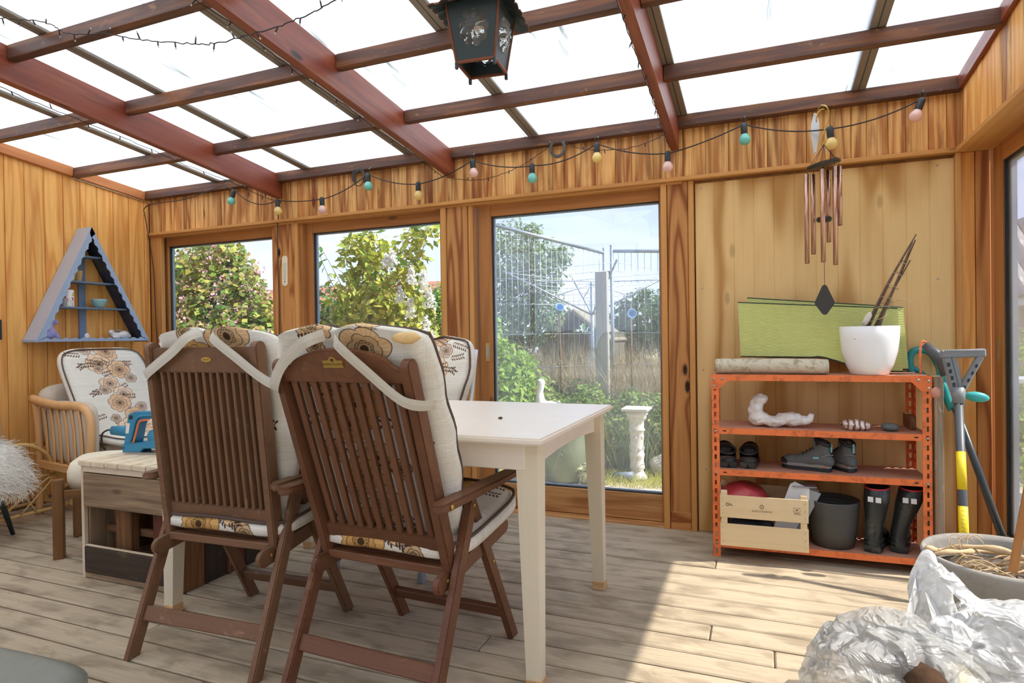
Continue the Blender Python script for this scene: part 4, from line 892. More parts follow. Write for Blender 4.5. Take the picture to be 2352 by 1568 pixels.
def matsheet(name, x0, x1, zt0, zt1, zb, y0, amp, ph_, label, lean=.03):
    t = thing(name, label, 'exercise mat', (0,0,0), 0, None); vs, uv = [], []; nx, nz_ = 40, 14
    for side_ in (0,1):
        for i in range(nx+1):
            u = i/nx; x = x0+(x1-x0)*u; zt = zt0+(zt1-zt0)*u; zbb = zb(u)
            for j in range(nz_+1):
                q = j/nz_; z = zbb+(zt-zbb)*q
                y = y0+amp*math.sin(u*5.2+ph_)*(1-.6*q)+lean*q+side_*.006+.02*(1-q)**2*math.sin(u*PI)*-1
                vs.append((x+.012*(1-q),y,z)); uv.append((u,q))
    fs = []; N = (nx+1)*(nz_+1)
    for i in range(nx):
        for j in range(nz_):
            a = i*(nz_+1)+j; fs.append((a,a+nz_+1,a+nz_+2,a+1)); fs.append((N+a,N+a+1,N+a+nz_+2,N+a+nz_+1))
    mk('sheet', mesh('sheet', vs, fs, uv), M_mat, t, None, True)
    edge = [(vs[i*(nz_+1)+nz_][0], vs[i*(nz_+1)+nz_][1]+.003, vs[i*(nz_+1)+nz_][2]) for i in range(nx+1)]
    tube('top_edge', M_matdark, t, edge, .0042, 6); edge = [(vs[i*(nz_+1)][0], vs[i*(nz_+1)][1]+.003, vs[i*(nz_+1)][2]) for i in range(nx+1)]; tube('bottom_edge', M_matdark, t, edge, .004, 6)
    return t
matsheet('exercise_mat', -.112, .60, 1.258, 1.205, lambda u: .980-.004*math.sin(u*3) if u < .5 else .980-.070*min(1,(u-.5)/.28)**1.3, 3.385, .030, .4, 'front sheet of the lime green foam mats standing on the orange shelf')
matsheet('exercise_mat', -.068, .640, 1.284, 1.212, lambda u: .99-.01*u if u<.5 else .985-.070*min(1,(u-.5)/.3), 3.455, .018, 1.2, 'rear sheet of the lime green foam mats, its dark edge above the front one', .04)
wp = thing('plant_pot', 'glossy white plant pot standing on the orange shelf in front of the green mats', 'plant pot', SH(.705,.085,.897))
lathe('body', plain('glossy white plastic', S('F6F5F3'), .18, 0, .01), wp, [(.072,0),(.080,.003),(.100,.05),(.116,.11),(.1225,.17),(.1245,.224),(.1225,.226),(.119,.224),(.117,.17),(.110,.11),(.09,.03),(0,.03)], 48)
MM = Matrix.Rotation(-.32,4,'Z')@T(-.030,-.1175,.168)@Rx(PI/2-.05)
text('lettering', 'scheurich', .0062, M_engr, wp, MM, .0002); tx = prism('logo_mark', M_redp, wp, [(-.003,0),(.003,0),(0,.005)], .0005, MM@T(0,.006,0))
lathe('soil', plain('dry soil', S('4A3A2C'), .95, 0, .3, 40, .6), wp, [(0,.195),(.05,.197),(.118,.194)], 20)
sb_ = thing('stick_bundle', 'bundle of dry sticks tied with twine leaning out of the white pot', 'sticks', (0,0,0))
M_stick = plain('dry stick', S('6E5644'), .8, 0, .25, 30, .3)
for (a,b_) in [((.44,3.265,1.100),(.648,3.300,1.520)),((.455,3.28,1.100),(.655,3.290,1.535)),((.478,3.285,1.100),(.640,3.285,1.50)),((.49,3.275,1.100),(.655,3.305,1.512)),((.50,3.29,1.100),(.632,3.29,1.42)),((.447,3.285,1.100),(.56,3.29,1.34))]:
    a, b_ = Vector(a), Vector(b_); m_ = (a+b_)/2+V(rr.uniform(-.01,.01),0,rr.uniform(-.005,.01)); tube('stick', M_stick, sb_, smoothpts([a,m_,b_],5), [.0058-.0003*i for i in range(11)], 6)
M_twine = plain('twine', S('B49A78'), .9, 0, .2)
for k_, z in enumerate((1.155,1.20,1.24,1.30,1.36,1.41)):
    cx_ = .475+(z-1.10)*.42; r_ = .036-.005*k_*.8
    tube('twine_wrap', M_twine, sb_, [(cx_+r_*math.cos(a)+.004*math.sin(3*a),3.283+r_*.8*math.sin(a),z+r_*.5*math.cos(a+k_)+.004*math.sin(2*a)) for a in [i*PI/8 for i in range(16)]], .0016, 5, True)
tube('twine_end', M_twine, sb_, smoothpts([(.57,3.26,1.24),(.60,3.25,1.235),(.625,3.25,1.225)],4), .0014, 5)
ico('bark_curl', plain('birch bark', S('E0D6C2'), .8, 0, .2, 30, .3, dirt=S('6A5A48'), dirtamt=.6, dscale=30), sb_, .001, 3, (13,9,36), Ry(.45), (.452,3.258,1.155), .25, 3, 2)
# ---- stones on the upper shelf
zt = on_shelf(.606)
M_quartz = plain('white quartz', S('E9E3DA'), .45, 0, .08, 14, .5, 50, .5, dirt=S('A89888'), dirtamt=.45, dscale=14)
tag(fuse('quartz_rock', M_quartz, None, [('s',(-.10,0,.034),(.052,.045,.036)),('s',(-.115,0,.085),(.038,.03,.05)),('s',(-.098,.0,.125),(.034,.026,.026)),('s',(-.04,0,.024),(.07,.05,.026)),('s',(.03,.01,.034),(.065,.045,.034)),('s',(.045,.02,.055),(.018,.018,.018)),('s',(.10,0,.030),(.04,.03,.022)),('s',(.130,-.004,.045),(.014,.016,.022))], .005, Matrix.Translation(SH(.325,.095,zt+.004)), 2, .030), 'white quartz rock with one raised end on the upper orange shelf', 'rock')
M_stripe, n, l, b = base('striped stone'); v = coords(n,l,(1,1,1),False)
wv = n.new('ShaderNodeTexWave'); wv.bands_direction = 'X'; wv.inputs['Scale'].default_value = 13; wv.inputs['Distortion'].default_value = 2.5; wv.inputs['Detail'].default_value = 2; wv.inputs['Detail Scale'].default_value = 3; l.new(v, wv.inputs[0])
l.new(mixc(n,l, ramp(n,l,wv.outputs[1],.62,.8), S('E8DFD2'), S('96604E')), b.inputs['Base Color'])
tag(ico('striped_stone', M_stripe, None, .001, 3, (64,40,25), Ry(.06), SH(.645,.075,zt+.023), .30, 2.2, 3), 'white stone with red brown bands on the upper orange shelf', 'stone')
tag(ico('grey_pebble', plain('grey stone', S('646A68'), .6, 0, .15, 60), None, .001, 3, (38,26,19.5), None, SH(.785,.075,zt+.019), .05, 2, 1), 'smooth dark grey pebble at the right end of the upper orange shelf', 'pebble')
# ---- footwear
zm = on_shelf(.402)
M_rub, M_clog = plain('black leather', S('2A2826'), .5, 0, .15, 30, .2, 80, dirt=S('6A6058'), dirtamt=.3), plain('dark clog upper', S('1E1C1C'), .45, 0, .1)
for i,(x_, lb) in enumerate(((.078,'left black clog of the pair seen from the heel on the middle orange shelf'),(.165,'right black clog of the pair seen from the heel on the middle orange shelf'))):
    c = thing('clog', lb, 'clog', SH(x_,.045,zm), SR_+(.12 if i == 0 else -.10), 'pair of black clogs'); ww = .040
    prism('sole', M_rub, c, [(-ww,0.005),(-ww*.9,.0),(ww*.9,0),(ww,.005),(ww*1.08,.12),(ww*1.15,.19),(ww*.7,.235),(-ww*.7,.235),(-ww*1.15,.19),(-ww*1.08,.12)], .030, T(0,0,.015), .004)
    lathe('heel', M_rub, c, [(.040,0),(.038,.03),(.041,.045),(.037,.048),(0,.040)], 16, T(0,.038,0))
    vs, fs = [], []; n_ = 17
    for r_, z0, sh_ in ((1,.030,0),(1.05,.055,0),(1.0,.078,.0),(.93,.080,0),(.90,.050,0)):
        for q in range(n_):
            a = -PI*.12+ (PI*1.24)*q/(n_-1); f_ = max(0,math.sin(a)); vs.append((ww*1.1*r_*math.cos(a), .105+.115*r_*math.sin(a) if a>0 and a<PI else .105+.05*math.sin(a), z0+(.022*f_ if z0>.06 else 0)))
    for r_ in range(4):
        for q in range(n_-1): a = r_*n_+q; fs.append((a,a+1,a+n_+1,a+n_))
    mk('upper', mesh('upper', vs, fs), M_clog, c, None, True)
    mk('vamp', padme(.082,.12,.052,lambda x,y,z: V(x,.165+y,.062+z-.10*max(0,y)**1*.5)), M_clog, c, None, True)
    rim = [(ww*1.02*math.cos(a), .075+.062*math.sin(a), .080+.012*math.sin(a)) for a in [i_*PI/8 for i_ in range(16)]]
    tube('collar', M_clog, c, rim, .006, 6, True); lathe('insole', plain('worn insole', S('6E5A4A'), .9, 0, .2) if i == 0 else bpy.data.materials['worn insole'], c, [(0,.048),(.032,.047)], 16, T(0,.045,.0))
M_shoe, M_shoesole, M_shoelight, M_shoeblue = plain('charcoal shoe fabric', S('626462'), .8, 0, .15, 40, .3, 200), plain('black outsole', S('26282A'), .6, 0, .1), plain('grey midsole', S('8E8A82'), .6, 0, .1), plain('turquoise webbing', S('7CC0C8'), .6, 0, .05)
for i,(x_, y_, rz, lb) in enumerate(((.405,.075,1.25,'left grey hiking boot, seen from the side, on the middle orange shelf'),(.500,.085,.62,'right grey hiking boot, seen from behind, on the middle orange shelf'))):
    c = thing('hiking_boot', lb, 'hiking boot', SH(x_+.135 if i == 0 else x_+.135,y_,zm), SR_+rz, 'pair of grey hiking boots'); c.scale = (.88,.88,1.08)
    ol = [(-.030,-.055),(.0,-.064),(.030,-.055),(.034,.0),(.031,.06),(.042,.12),(.040,.165),(.018,.195),(-.016,.192),(-.036,.160),(-.036,.10),(-.029,.04),(-.034,0)]
    prism('outsole', M_shoesole, c, ol, .014, T(0,.06,.008), .002); prism('midsole', M_shoelight, c, [(x*.97,y*.97) for x,y in ol], .016, T(0,.06,.022), .004)
    fuse('upper', M_shoe, c, [('c',(0,.035,.05),(0,.04,.105),.034,.032),('c',(0,.05,.055),(0,.16,.040),.036,.030),('s',(0,.205,.040),(.036,.042,.024)),('c',(0,.06,.09),(0,.12,.055),.028,.028),('s',(0,.02,.045),(.035,.035,.03))], .006)
    tube('collar', M_shoesole, c, [(.031*math.cos(a),.042+.036*math.sin(a),.128+.012*math.sin(a)) for a in [q*PI/8 for q in range(16)]], .010, 8, True)
    blk('heel_loop', M_shoeblue, c, (-.006,-.004,.085), (.006,.004,.125), .002)
    tube('heel_stripe', M_shoelight, c, smoothpts([(-.036,.045,.065),(-.030,.01,.078),(0,-.008,.074),(.030,.01,.078),(.036,.045,.065)],4), .0022, 5)
    for q in range(5): tube('lace', M_shoesole, c, [(-.022,.085+q*.018,.098-q*.010),(0,.090+q*.018,.107-q*.010),(.022,.085+q*.018,.098-q*.010)], .0025, 5)
    blk('tongue', M_shoe, c, (-.018,.075,.10), (.018,.088,.150), .003); prism('toe_cap', M_shoesole, c, [(x*1.02,y*1.02) for x,y in ol if y > .1], .022, T(0,.06,.034), .004)
    prism('side_logo', M_shoeblue, c, [(-.016,-.002),(.016,-.004),(.014,.003),(-.012,.005)], .001, T(-.0365 if i==0 else .0365,.07,.06)@Ry(PI/2)@Rz(PI/2)); ico('orange_dot', M_orange, c, .001, 1, (1.5,9,4), None, (-.0375,.03,.024))
# ---- bottom shelf: fruit crate, grey pot, boots
zb = on_shelf(.046)
M_crate = wood('thin poplar', S('E8D0A4'), S('CDAE7C'), fine=.12, rings=.15, knots=.05, var=.05, rough=.7)
M_print, M_staple = plain('printed ink', S('6A5A40'), .8, 0, .1), plain('staple', S('8C8678'), .4, .6, .1)
ct = thing('vegetable_crate', 'thin wooden vegetable crate with printed lettering on the bottom orange shelf', 'crate', SH(.036,-.058,zb), SR_)
fb_ = []
for z0 in (0.0,.137):
    fb_.append(blk('front_slat', M_crate, ct, (0,0,z0), (.388,.004,z0+.108), .001)); blk('back_slat', M_crate, ct, (0,.262,z0), (.388,.266,z0+.108), .001)
    for xx in (.0,.384): blk('side_slat', M_crate, ct, (xx,.005,z0), (xx+.004,.261,z0+.108), .001)
for xx in (.005,.355):
    for yy in (.005,.232): blk('corner_post', M_crate, ct, (xx,yy,0), (xx+.028,yy+.028,.262), .001)
blk('base', M_crate, ct, (.004,.005,.001), (.384,.261,.005), .001)
for z0 in (.137,0):
    for xx in (.012,.374):
        for zz in (.02,.055,.09): bar('staple', M_staple, fb_[1 if z0 else 0], (xx-.003,-.0008,z0+zz-.005), (xx+.003,-.0008,z0+zz+.005), .0012, .001)
FS = lambda x,z: T(x,-.0006,z)@Rx(PI/2)
text('lettering', 'AARSTIDERNE', .0125, M_print, fb_[1], FS(.187,.137+.040), .0001, 'CENTER', 1.15)
tube('emblem', M_print, fb_[1], [(.187+.0085*math.cos(a),-.0008,.137+.062+.0085*math.sin(a)) for a in [i*PI/8 for i in range(16)]], .0012, 4, True); text('emblem_letter', 'a', .012, M_print, fb_[1], FS(.187,.1995), .0001); prism('emblem_leaf', M_print, fb_[1], [(-.001,0),(.001,0),(.002,.004)], .0004, FS(.189,.2095))
tube('organic_mark', M_print, fb_[1], [(.034+.0065*math.cos(a),-.0008,.137+.064+.0065*math.sin(a)) for a in [i*PI/8 for i in range(16)]], .0016, 4, True)
for q in range(3): blk('small_print', M_print, fb_[1], (.044,-.0006,.137+.058+q*.004), (.058-q*.003,-.0001,.137+.060+q*.004), 0)
tube('leaf_frame', M_print, fb_[1], [(.325,-.0008,.205),(.353,-.0008,.205),(.353,-.0008,.187),(.325,-.0008,.187)], .0006, 4, True); prism('leaf_mark', M_print, fb_[1], [(-.006,-.003),(-.002,.003),(.006,.004),(.002,-.003)], .0003, FS(.339,.196))
for q in range(2): blk('small_print', M_print, fb_[1], (.326,-.0006,.180-q*.004), (.350+q*.008,-.0001,.1815-q*.004), 0)
def CT(x,y,z): return (Matrix.Translation(SH(.036,-.058,zb))@Rz(SR_))@V(x,y,z)
bowl = tag(lathe('bowl', plain('red plastic', S('B43A3C'), .35, 0, .08), None, [(.06,0),(.062,.002),(.10,.03),(.125,.065),(.132,.068),(.130,.072),(.118,.066),(.09,.03),(.055,.006),(0,.006)], 36, Matrix.Translation(CT(.145,.135,.265))@Ry(.30)@Rx(PI+.12)), 'red plastic bowl turned upside down in the vegetable crate', 'bowl')
M_clear = plain('cloudy clear plastic', S('E2E4E4'), .2, 0, .05, trans=.5)
cl = thing('plastic_container', 'tall cloudy white plastic container sticking out of the vegetable crate', 'container', CT(.285,.13,.05), SR_)
RR = Ry(.32)
prism('panel', plain('white plastic', S('EFEFEC'), .35, 0, .03), cl, [(-.05,0),(.045,0),(.055,.21),(.040,.255),(-.030,.262),(-.045,.245)], .004, RR@T(0,-.035,0)@Rx(PI/2), .001)
for yy in (-.030,.032): prism('side_wall', M_clear, cl, [(-.045,0),(.045,0),(.075,.25),(.015,.25)], .002, RR@T(.02,yy,0)@Rx(PI/2), .0005)
blk('lid_flange', M_clear, cl, (.045,-.05,.235), (.15,.045,.239), .001)
jn = tag(fuse('dark_pouch', M_black, None, [('s',CT(.10,.09,.075),(.07,.05,.055)),('s',CT(.19,.12,.07),(.06,.05,.05)),('s',CT(.06,.17,.08),(.04,.05,.05))], .008), 'crumpled black pouch at the bottom of the vegetable crate', 'pouch')
gp = thing('plant_pot', 'large matt charcoal plant pot on the bottom orange shelf', 'plant pot', SH(.548,.118,zb))
lathe('body', plain('charcoal pot', S('4A4A46'), .5, 0, .06), gp, [(.085,0),(.092,.003),(.104,.08),(.113,.16),(.118,.212),(.1185,.220),(.114,.220),(.109,.16),(.098,.06),(.08,.012),(0,.012)], 48)
for q in range(4): tube('rib', M_black, gp, [((.1125-q*.002)*math.cos(a),(.1125-q*.002)*math.sin(a),.200-q*.016) for a in [i*PI/16 for i in range(32)]], .0016, 5, True)
M_boot, M_bootred, M_tag = plain('black wellington rubber', S('2C3030'), .3, 0, .15, 12, .3, 30, .5, dirt=S('8C8478'), dirtamt=.3, dscale=8), plain('red rubber lining', S('C83038'), .4, 0, .05), plain('reflective patch', S('E4E6E6'), .3, 0, .02)
for i,(x_, y_, rz, ln, lb) in enumerate(((.700,.085,-.35,.05,'left black wellington boot with red rim on the bottom orange shelf'),(.815,.115,-.25,.16,'right black wellington boot leaning outward beside its twin'))):
    c = thing('rubber_boot', lb, 'rubber boot', SH(x_,y_-.05,zb), SR_+rz, 'pair of wellington boots'); lx = ln*.3
    ol = [(-.034,-.045),(0,-.055),(.034,-.045),(.038,0),(.034,.06),(.044,.12),(.042,.165),(.02,.195),(-.02,.195),(-.042,.165),(-.044,.12),(-.034,.06),(-.038,0)]
    prism('sole', M_boot, c, ol, .032, T(0,.045,.016), .003)
    rings = [(0,.035,.028,.036,.046),(0,.034,.06,.036,.045),(0,.036,.09,.035,.043),(lx*.2,.040,.13,.039,.046),(lx*.5,.042,.18,.046,.052),(lx*.8,.040,.235,.052,.056),(lx*1.1,.038,.30,.052,.057),(lx*1.1,.038,.302,.048,.053),(lx*.8,.040,.235,.047,.051),(lx*.3,.040,.14,.034,.040)]
    vs, fs = [], []
    for (cx_,cy_,z,rx_,ry_) in rings:
        for q in range(20): a = q*PI/10; vs.append((cx_+rx_*math.cos(a)*(1+.03*math.sin(z*90+a*2)), cy_+ry_*math.sin(a), z+.006*math.sin(a) if z>.29 else z))
    for r_ in range(len(rings)-1):
        for q in range(20): a = r_*20+q; b_ = r_*20+(q+1)%20; fs.append((a,b_,b_+20,a+20))
    mk('shaft', mesh('shaft', vs, fs), M_boot, c, None, True)
    fuse('foot', M_boot, c, [('s',(0,.04,.05),(.040,.048,.036)),('c',(0,.06,.058),(0,.14,.048),.036,.034),('s',(0,.18,.045),(.044,.055,.032))], .006)
    for z in (.038,.062): tube('ridge', M_boot, c, [(.042*math.cos(a),.045+.054*math.sin(a),z+.004*math.sin(a*2)) for a in [PI+q*PI/10 for q in range(11)]], .0035, 5)
    tube('rim', M_bootred, c, [(lx*1.1+.051*math.cos(a),.038+.056*math.sin(a),.303+.006*math.sin(a)) for a in [q*PI/10 for q in range(20)]], .0035, 6, True)
    for xx in (-.022,.010): prism('reflector', M_tag, c, [(-.011,-.012),(.011,-.012),(.011,.012),(-.011,.012)], .001, T(lx*.9+xx+.006,-.0165,.250)@Rx(PI/2), .0003)
# ---- garden tools by the right corner
M_gpl, M_tealp, M_dkpl, M_yel = plain('grey plastic', S('7E8080'), .5, 0, .06), plain('teal plastic', S('1F8C8C'), .4, 0, .08), plain('dark grey tube', S('4E5254'), .45, 0, .08), plain('yellow warning label', S('F2D21E'), .5, 0, .03)
t1 = thing('garden_tool', 'long grey garden tool with D-shaped handle and yellow warning labels', 'garden tool', (0,0,0))
P0, P1 = V(.767,3.115,.80), V(.732,2.885,.02)
def on1(k_): return P0+(P1-P0)*k_
tube('shaft', M_dkpl, t1, [P0+V(0,0,.0), P1], .0165, 16)
for a, b_ in ((.26,.45),(.53,.73)):
    lb_ = tube('warning_label', M_yel, t1, [on1(a),on1(b_)], .0172, 16)
    if a > .5:
        for q in range(9): bar('print_line', M_engr, lb_, on1(a+.015+q*.02)+V(-.012,-.0165,0), on1(a+.02+q*.02)+V(.004,-.0172,0), .0016, .0008)
tube('blade_guard', M_gpl, t1, [on1(.58+.20),on1(.995)], [.020,.036], 14)
hy = 3.125
for a, b_, w_ in (((.705,hy,.997),(.865,hy,1.003),.036),((.727,hy,.985),(.757,hy,.835),.030),((.848,hy,.992),(.775,hy,.835),.026),((.750,hy+.004,.99),(.778,hy+.004,.85),.022)): bar('handle_bar', M_gpl, t1, a, b_, w_, .028, (0,1,0), .006)
for q in range(18): bar('grip_rib', M_gpl, t1, (.722+q*.0072,hy-.016,1.012), (.722+q*.0072,hy+.016,1.012), .004, .006, (0,0,1), .001)
for q in range(4): blk('handle_slot', M_black, t1, (.733+q*.006-.006,hy-.016,.945-q*.028), (.733+q*.006+.004,hy-.0145,.962-q*.028), 0)
for q in range(4): bar('handle_slot', M_black, t1, (.832-q*.014,hy-.0152,.955-q*.030), (.826-q*.014,hy-.0152,.942-q*.030), .008, .001, (0,1,0), 0)
tube('collar', M_gpl, t1, [P0+V(.002,.012,.055),P0+V(0,0,-.01)], [.026,.022], 14)
ico('pink_knob', plain('copper pink plastic', S('C88A74'), .4, 0, .05), t1, .001, 2, (20,16,24), None, (.690,3.135,.832), .1, 2)
t2 = thing('grass_trimmer', 'teal and black grass trimmer with loop handle behind the grey garden tool', 'garden tool', (0,0,0))
tube('shaft', plain('black tube', S('2E3234'), .35, 0, .08), t2, [(.792,3.27,.76),(.972,3.19,.10)], .0150, 14)
LH = lambda L_: [((x*1.066,3.53,1.1+(z-1.1)*1.066) if y > 3.30 else (x*(1+.4*(y-3.27)),y+.10*(y-3.27)/.035,z)) for x,y,z in L_]
tube('loop_handle', M_tealp, t2, smoothpts(LH([(.668,3.31,.855),(.640,3.31,.90),(.628,3.31,.96),(.640,3.31,1.0),(.672,3.31,1.012),(.712,3.305,.995),(.742,3.302,.94),(.758,3.295,.87),(.770,3.285,.80),(.786,3.28,.74)]),5), .0165, 10)
tube('trigger_bar', M_tealp, t2, smoothpts(LH([(.635,3.31,.93),(.665,3.31,.915),(.69,3.31,.885),(.72,3.305,.84),(.755,3.29,.80)]),4), .012, 8); tube('trigger', M_black, t2, LH([(.643,3.31,.925),(.655,3.31,.87)]), .007, 8)
tube('motor_grip', M_dkpl, t2, [(.686,3.30,1.035),(.742,3.275,.975),(.762,3.27,.90)], [.018,.026,.024], 12)
tube('power_cord', M_orange, t2, smoothpts([(.690,3.29,1.045),(.672,3.28,1.05),(.664,3.275,1.02),(.662,3.27,.96),(.664,3.27,.905)],5), .0045, 8)
ico('side_grip', plain('light teal plastic', S('3AA8A4'), .4, 0, .05), t2, .001, 3, (46,20,22), Ry(.15), (.853,3.20,.812), .05, 2); ico('collar', M_tealp, t2, .001, 2, (24,24,28), None, (.796,3.25,.775))
tube('cutting_head', bpy.data.materials['light teal plastic'], t2, [(.962,3.195,.150),(.985,3.175,.04)], [.022,.050], 14)
# ---- big clay pot
BP = V(.735,2.47,0)
bp_ = thing('clay_pot', 'large weathered grey pot full of dried twigs in front of the garden tools', 'pot', BP)
M_clay = plain('weathered grey clay', S('A09A90'), .85, 0, .12, 7, .4, 40, .1, dirt=S('6E6860'), dirtamt=.5, dscale=4)
lathe('body', M_clay, bp_, [(.150,0),(.155,.004),(.185,.10),(.212,.22),(.228,.325),(.236,.350),(.232,.361),(.222,.361),(.214,.345),(.200,.26),(.195,.24),(0,.24)], 48)
lathe('soil', plain('dry soil crumbs', S('6A5E50'), .95, 0, .3, 50, 1, 60), bp_, [(0,.300),(.1,.297),(.212,.290)], 24)
vn = thing('dried_vine', 'tangle of pale dried vine and roots lying across the clay pot', 'dried plant', BP)
M_vine = plain('dried vine', S('C8AC84'), .85, 0, .2, 30, .5, 60)
tube('main_stem', M_vine, vn, smoothpts([(-.225,-.02,.365),(-.18,.02,.35),(-.12,.0,.375),(-.04,-.02,.385),(.03,-.06,.375),(.06,-.13,.345),(.12,-.17,.365),(.19,-.15,.37),(.25,-.16,.36)],5), [.010+.003*math.sin(i*.9) for i in range(41)], 8)
tube('main_stem', M_vine, vn, smoothpts([(-.24,-.05,.34),(-.19,-.08,.375),(-.12,-.04,.372),(-.05,.03,.36),(.05,.05,.35)],5), [.008+.002*math.sin(i*1.3) for i in range(21)], 7)
for q in range(46):
    a = V(rr.uniform(-.17,.10),rr.uniform(-.13,.06),rr.uniform(.305,.345)); d = V(rr.uniform(.3,1),rr.uniform(-.6,.4),rr.uniform(-.05,.25)).normalized()*rr.uniform(.05,.14); w0 = V(rr.uniform(-.02,.02),rr.uniform(-.02,.02),rr.uniform(.0,.03))
    tube('twig', M_vine, vn, smoothpts([a,a+d*.5+w0,a+d],3), [.0035,.003,.0028,.0025,.002,.0018,.0015], 5)
for q in range(6):
    c = V(-.12+rr.uniform(-.02,.04),-.0+rr.uniform(-.03,.03),.39); r_ = rr.uniform(.02,.045); tube('tendril', M_vine, vn, [c+V(r_*math.cos(a),r_*.5*math.sin(a),r_*math.sin(a)*.9) for a in [rr.random()+i*PI/7 for i in range(11)]], .0014, 5)
for q in range(5): tube('dead_stalk', plain('dead stalk', S('8C7A60'), .9, 0, .2) if q == 0 else bpy.data.materials['dead stalk'], vn, [(.13+q*.01,.05+q*.012,.30),(.09+q*.03,.07-q*.01,.40+q*.01)], .003, 5)
tag(bar('wooden_slat', M_sash, None, (.700,2.30,.362), (.760,2.34,.66), .022, .012, (0,1,0), .001), 'thin orange brown wooden slat standing in the clay pot at the right edge', 'slat')
# ---- plastic sacks with firewood
def sackmat(name, col, trans, dirt, amt):
    m, n, l, b = base(name); v = coords(n,l); c = mixc(n,l, math_(n,l,'MULTIPLY', ramp(n,l,noise(n,l,v,4,7,1.2,.7),.5,.72), amt), col, dirt)
    l.new(c, b.inputs['Base Color']); b.inputs['Roughness'].default_value = .28; b.inputs['Specular IOR Level'].default_value = .6
    tl = n.new('ShaderNodeBsdfTranslucent'); l.new(c, tl.inputs[0]); tp = n.new('ShaderNodeBsdfTransparent')
    m1 = n.new('ShaderNodeMixShader'); m1.inputs[0].default_value = .35; l.new(b.outputs[0], m1.inputs[1]); l.new(tl.outputs[0], m1.inputs[2])
    m2 = n.new('ShaderNodeMixShader'); l.new(math_(n,l,'MULTIPLY_ADD', ramp(n,l,noise(n,l,v,3,3,.5),.3,.7), trans, trans*.4), m2.inputs[0]); l.new(m1.outputs[0], m2.inputs[1]); l.new(tp.outputs[0], m2.inputs[2])
    l.new(m2.outputs[0], n['Material Output'].inputs[0])
    def rid(sc, di, de):
        q = noise(n,l,v,sc,de,di,.45); return math_(n,l,'POWER', math_(n,l,'SUBTRACT', 1.0, math_(n,l,'MULTIPLY', math_(n,l,'ABSOLUTE', math_(n,l,'SUBTRACT', q, .5)), 5.0)), 1.0)
    hgt = math_(n,l,'ADD', math_(n,l,'MAXIMUM', rid(3.2,3.0,1), 0.0), math_(n,l,'MULTIPLY', math_(n,l,'MAXIMUM', rid(9,2.5,2), 0.0), .35)); bump(n,l,b, hgt, .75, .03); return m
M_sack, M_sack2 = sackmat('grimy clear plastic', (.70,.70,.67,1), .5, S('8E8474'), .6), sackmat('milky plastic', (.86,.86,.84,1), .2, S('C4BBA8'), .35)
from mathutils import noise as NZ
def sack(name, mat, par, c, rad, peaks=(), seed=0, amp=.1, sub=5, holes=(), npl=34):
    rg = random.Random(seed*13+1); bm = bmesh.new(); bmesh.ops.create_icosphere(bm, subdivisions=sub, radius=1); kill = []
    planes = []
    for i in range(npl):
        n_ = V(rg.gauss(0,1),rg.gauss(0,1),rg.gauss(0,1)).normalized(); planes.append((n_, rg.uniform(.80,1.0)))
    for v_ in bm.verts:
        d = v_.co.normalized(); r = 1.12
        for n_, h_ in planes:
            k_ = d.dot(n_)
            if k_ > .2: r = min(r, h_/k_)
        for pd, h_, sh_ in peaks: r += h_*max(0,d.dot(Vector(pd).normalized()))**sh_
        w1 = NZ.noise(d*1.6+V(seed,2,0)); rg2 = abs(NZ.noise(d*2.2+V(w1*2,seed*3,1)))
        r *= 1+amp*.8*w1-amp*1.1*math.exp(-(rg2/.06)**2)
        p = V(d.x*rad[0]*r, d.y*rad[1]*r, d.z*rad[2]*r)+Vector(c)
        if p.z < .004: p.z = .004+.002*abs(NZ.noise(d*9))
        v_.co = p
        for hd, hr in holes:
            if d.dot(Vector(hd).normalized()) > hr+.04*NZ.noise(d*8): kill.append(v_)
    if kill: bmesh.ops.delete(bm, geom=kill, context='VERTS')
    me = bpy.data.meshes.new(name); bm.to_mesh(me); bm.free(); return mk(name, me, mat, par, None, True)
s1 = thing('plastic_sack', 'grimy half clear plastic sack of firewood slumped on the sunny deck', 'sack', (0,0,0))
sack('sack_body', M_sack, s1, (.335,1.93,.13), (.245,.24,.19), [((-.35,.3,1),.16,10),((.2,.3,1),.12,8)], 1, .10, 5, [((.75,-.62,.10),.965)], 40)
s2 = thing('plastic_sack', 'milky white plastic sack with knotted handles heaped on the other sack', 'sack', (0,0,0))
sack('sack_body', M_sack2, s2, (.615,2.02,.24), (.20,.17,.115), [((.0,.2,1),.15,5)], 3, .12, 5, (), 26)
sack('knotted_end', M_sack2, s2, (.440,2.06,.355), (.052,.04,.085), [((-.10,.1,1),.45,9),((.5,-.2,-.7),.4,4)], 5, .16, 4, (), 16)
sack('knotted_end', M_sack2, s2, (.46,1.95,.26), (.060,.05,.085), [((1,.3,-.1),.8,5)], 6, .16, 4, (), 16)
for pts, up_ in ((((.415,2.06,.40),(.375,1.98,.31),(.365,1.93,.235),(.395,1.90,.195),(.425,1.91,.215),(.435,1.96,.29),(.43,2.03,.36)),(.6,-.7,0)), (((.47,2.04,.42),(.52,1.99,.37),(.60,1.94,.36),(.67,1.90,.33),(.72,1.86,.27)),(0,-.6,1))):
    mk('handle', tubeme(smoothpts(pts,6), .0015, 4, False, 15, up_), M_sack2, s2)
s3 = thing('plastic_sack', 'third pale plastic sack at the lower right corner, torn over a brown log', 'sack', (0,0,0))
sack('sack_body', M_sack2, s3, (.69,1.78,.10), (.17,.17,.15), [((0,0,1),.2,4)], 8, .14, 5, [((-.35,-1,.45),.955)], 30)
M_barkd = plain('dark bark', S('4E3A2A'), .95, 0, .35, 30, 1, 40, .1)
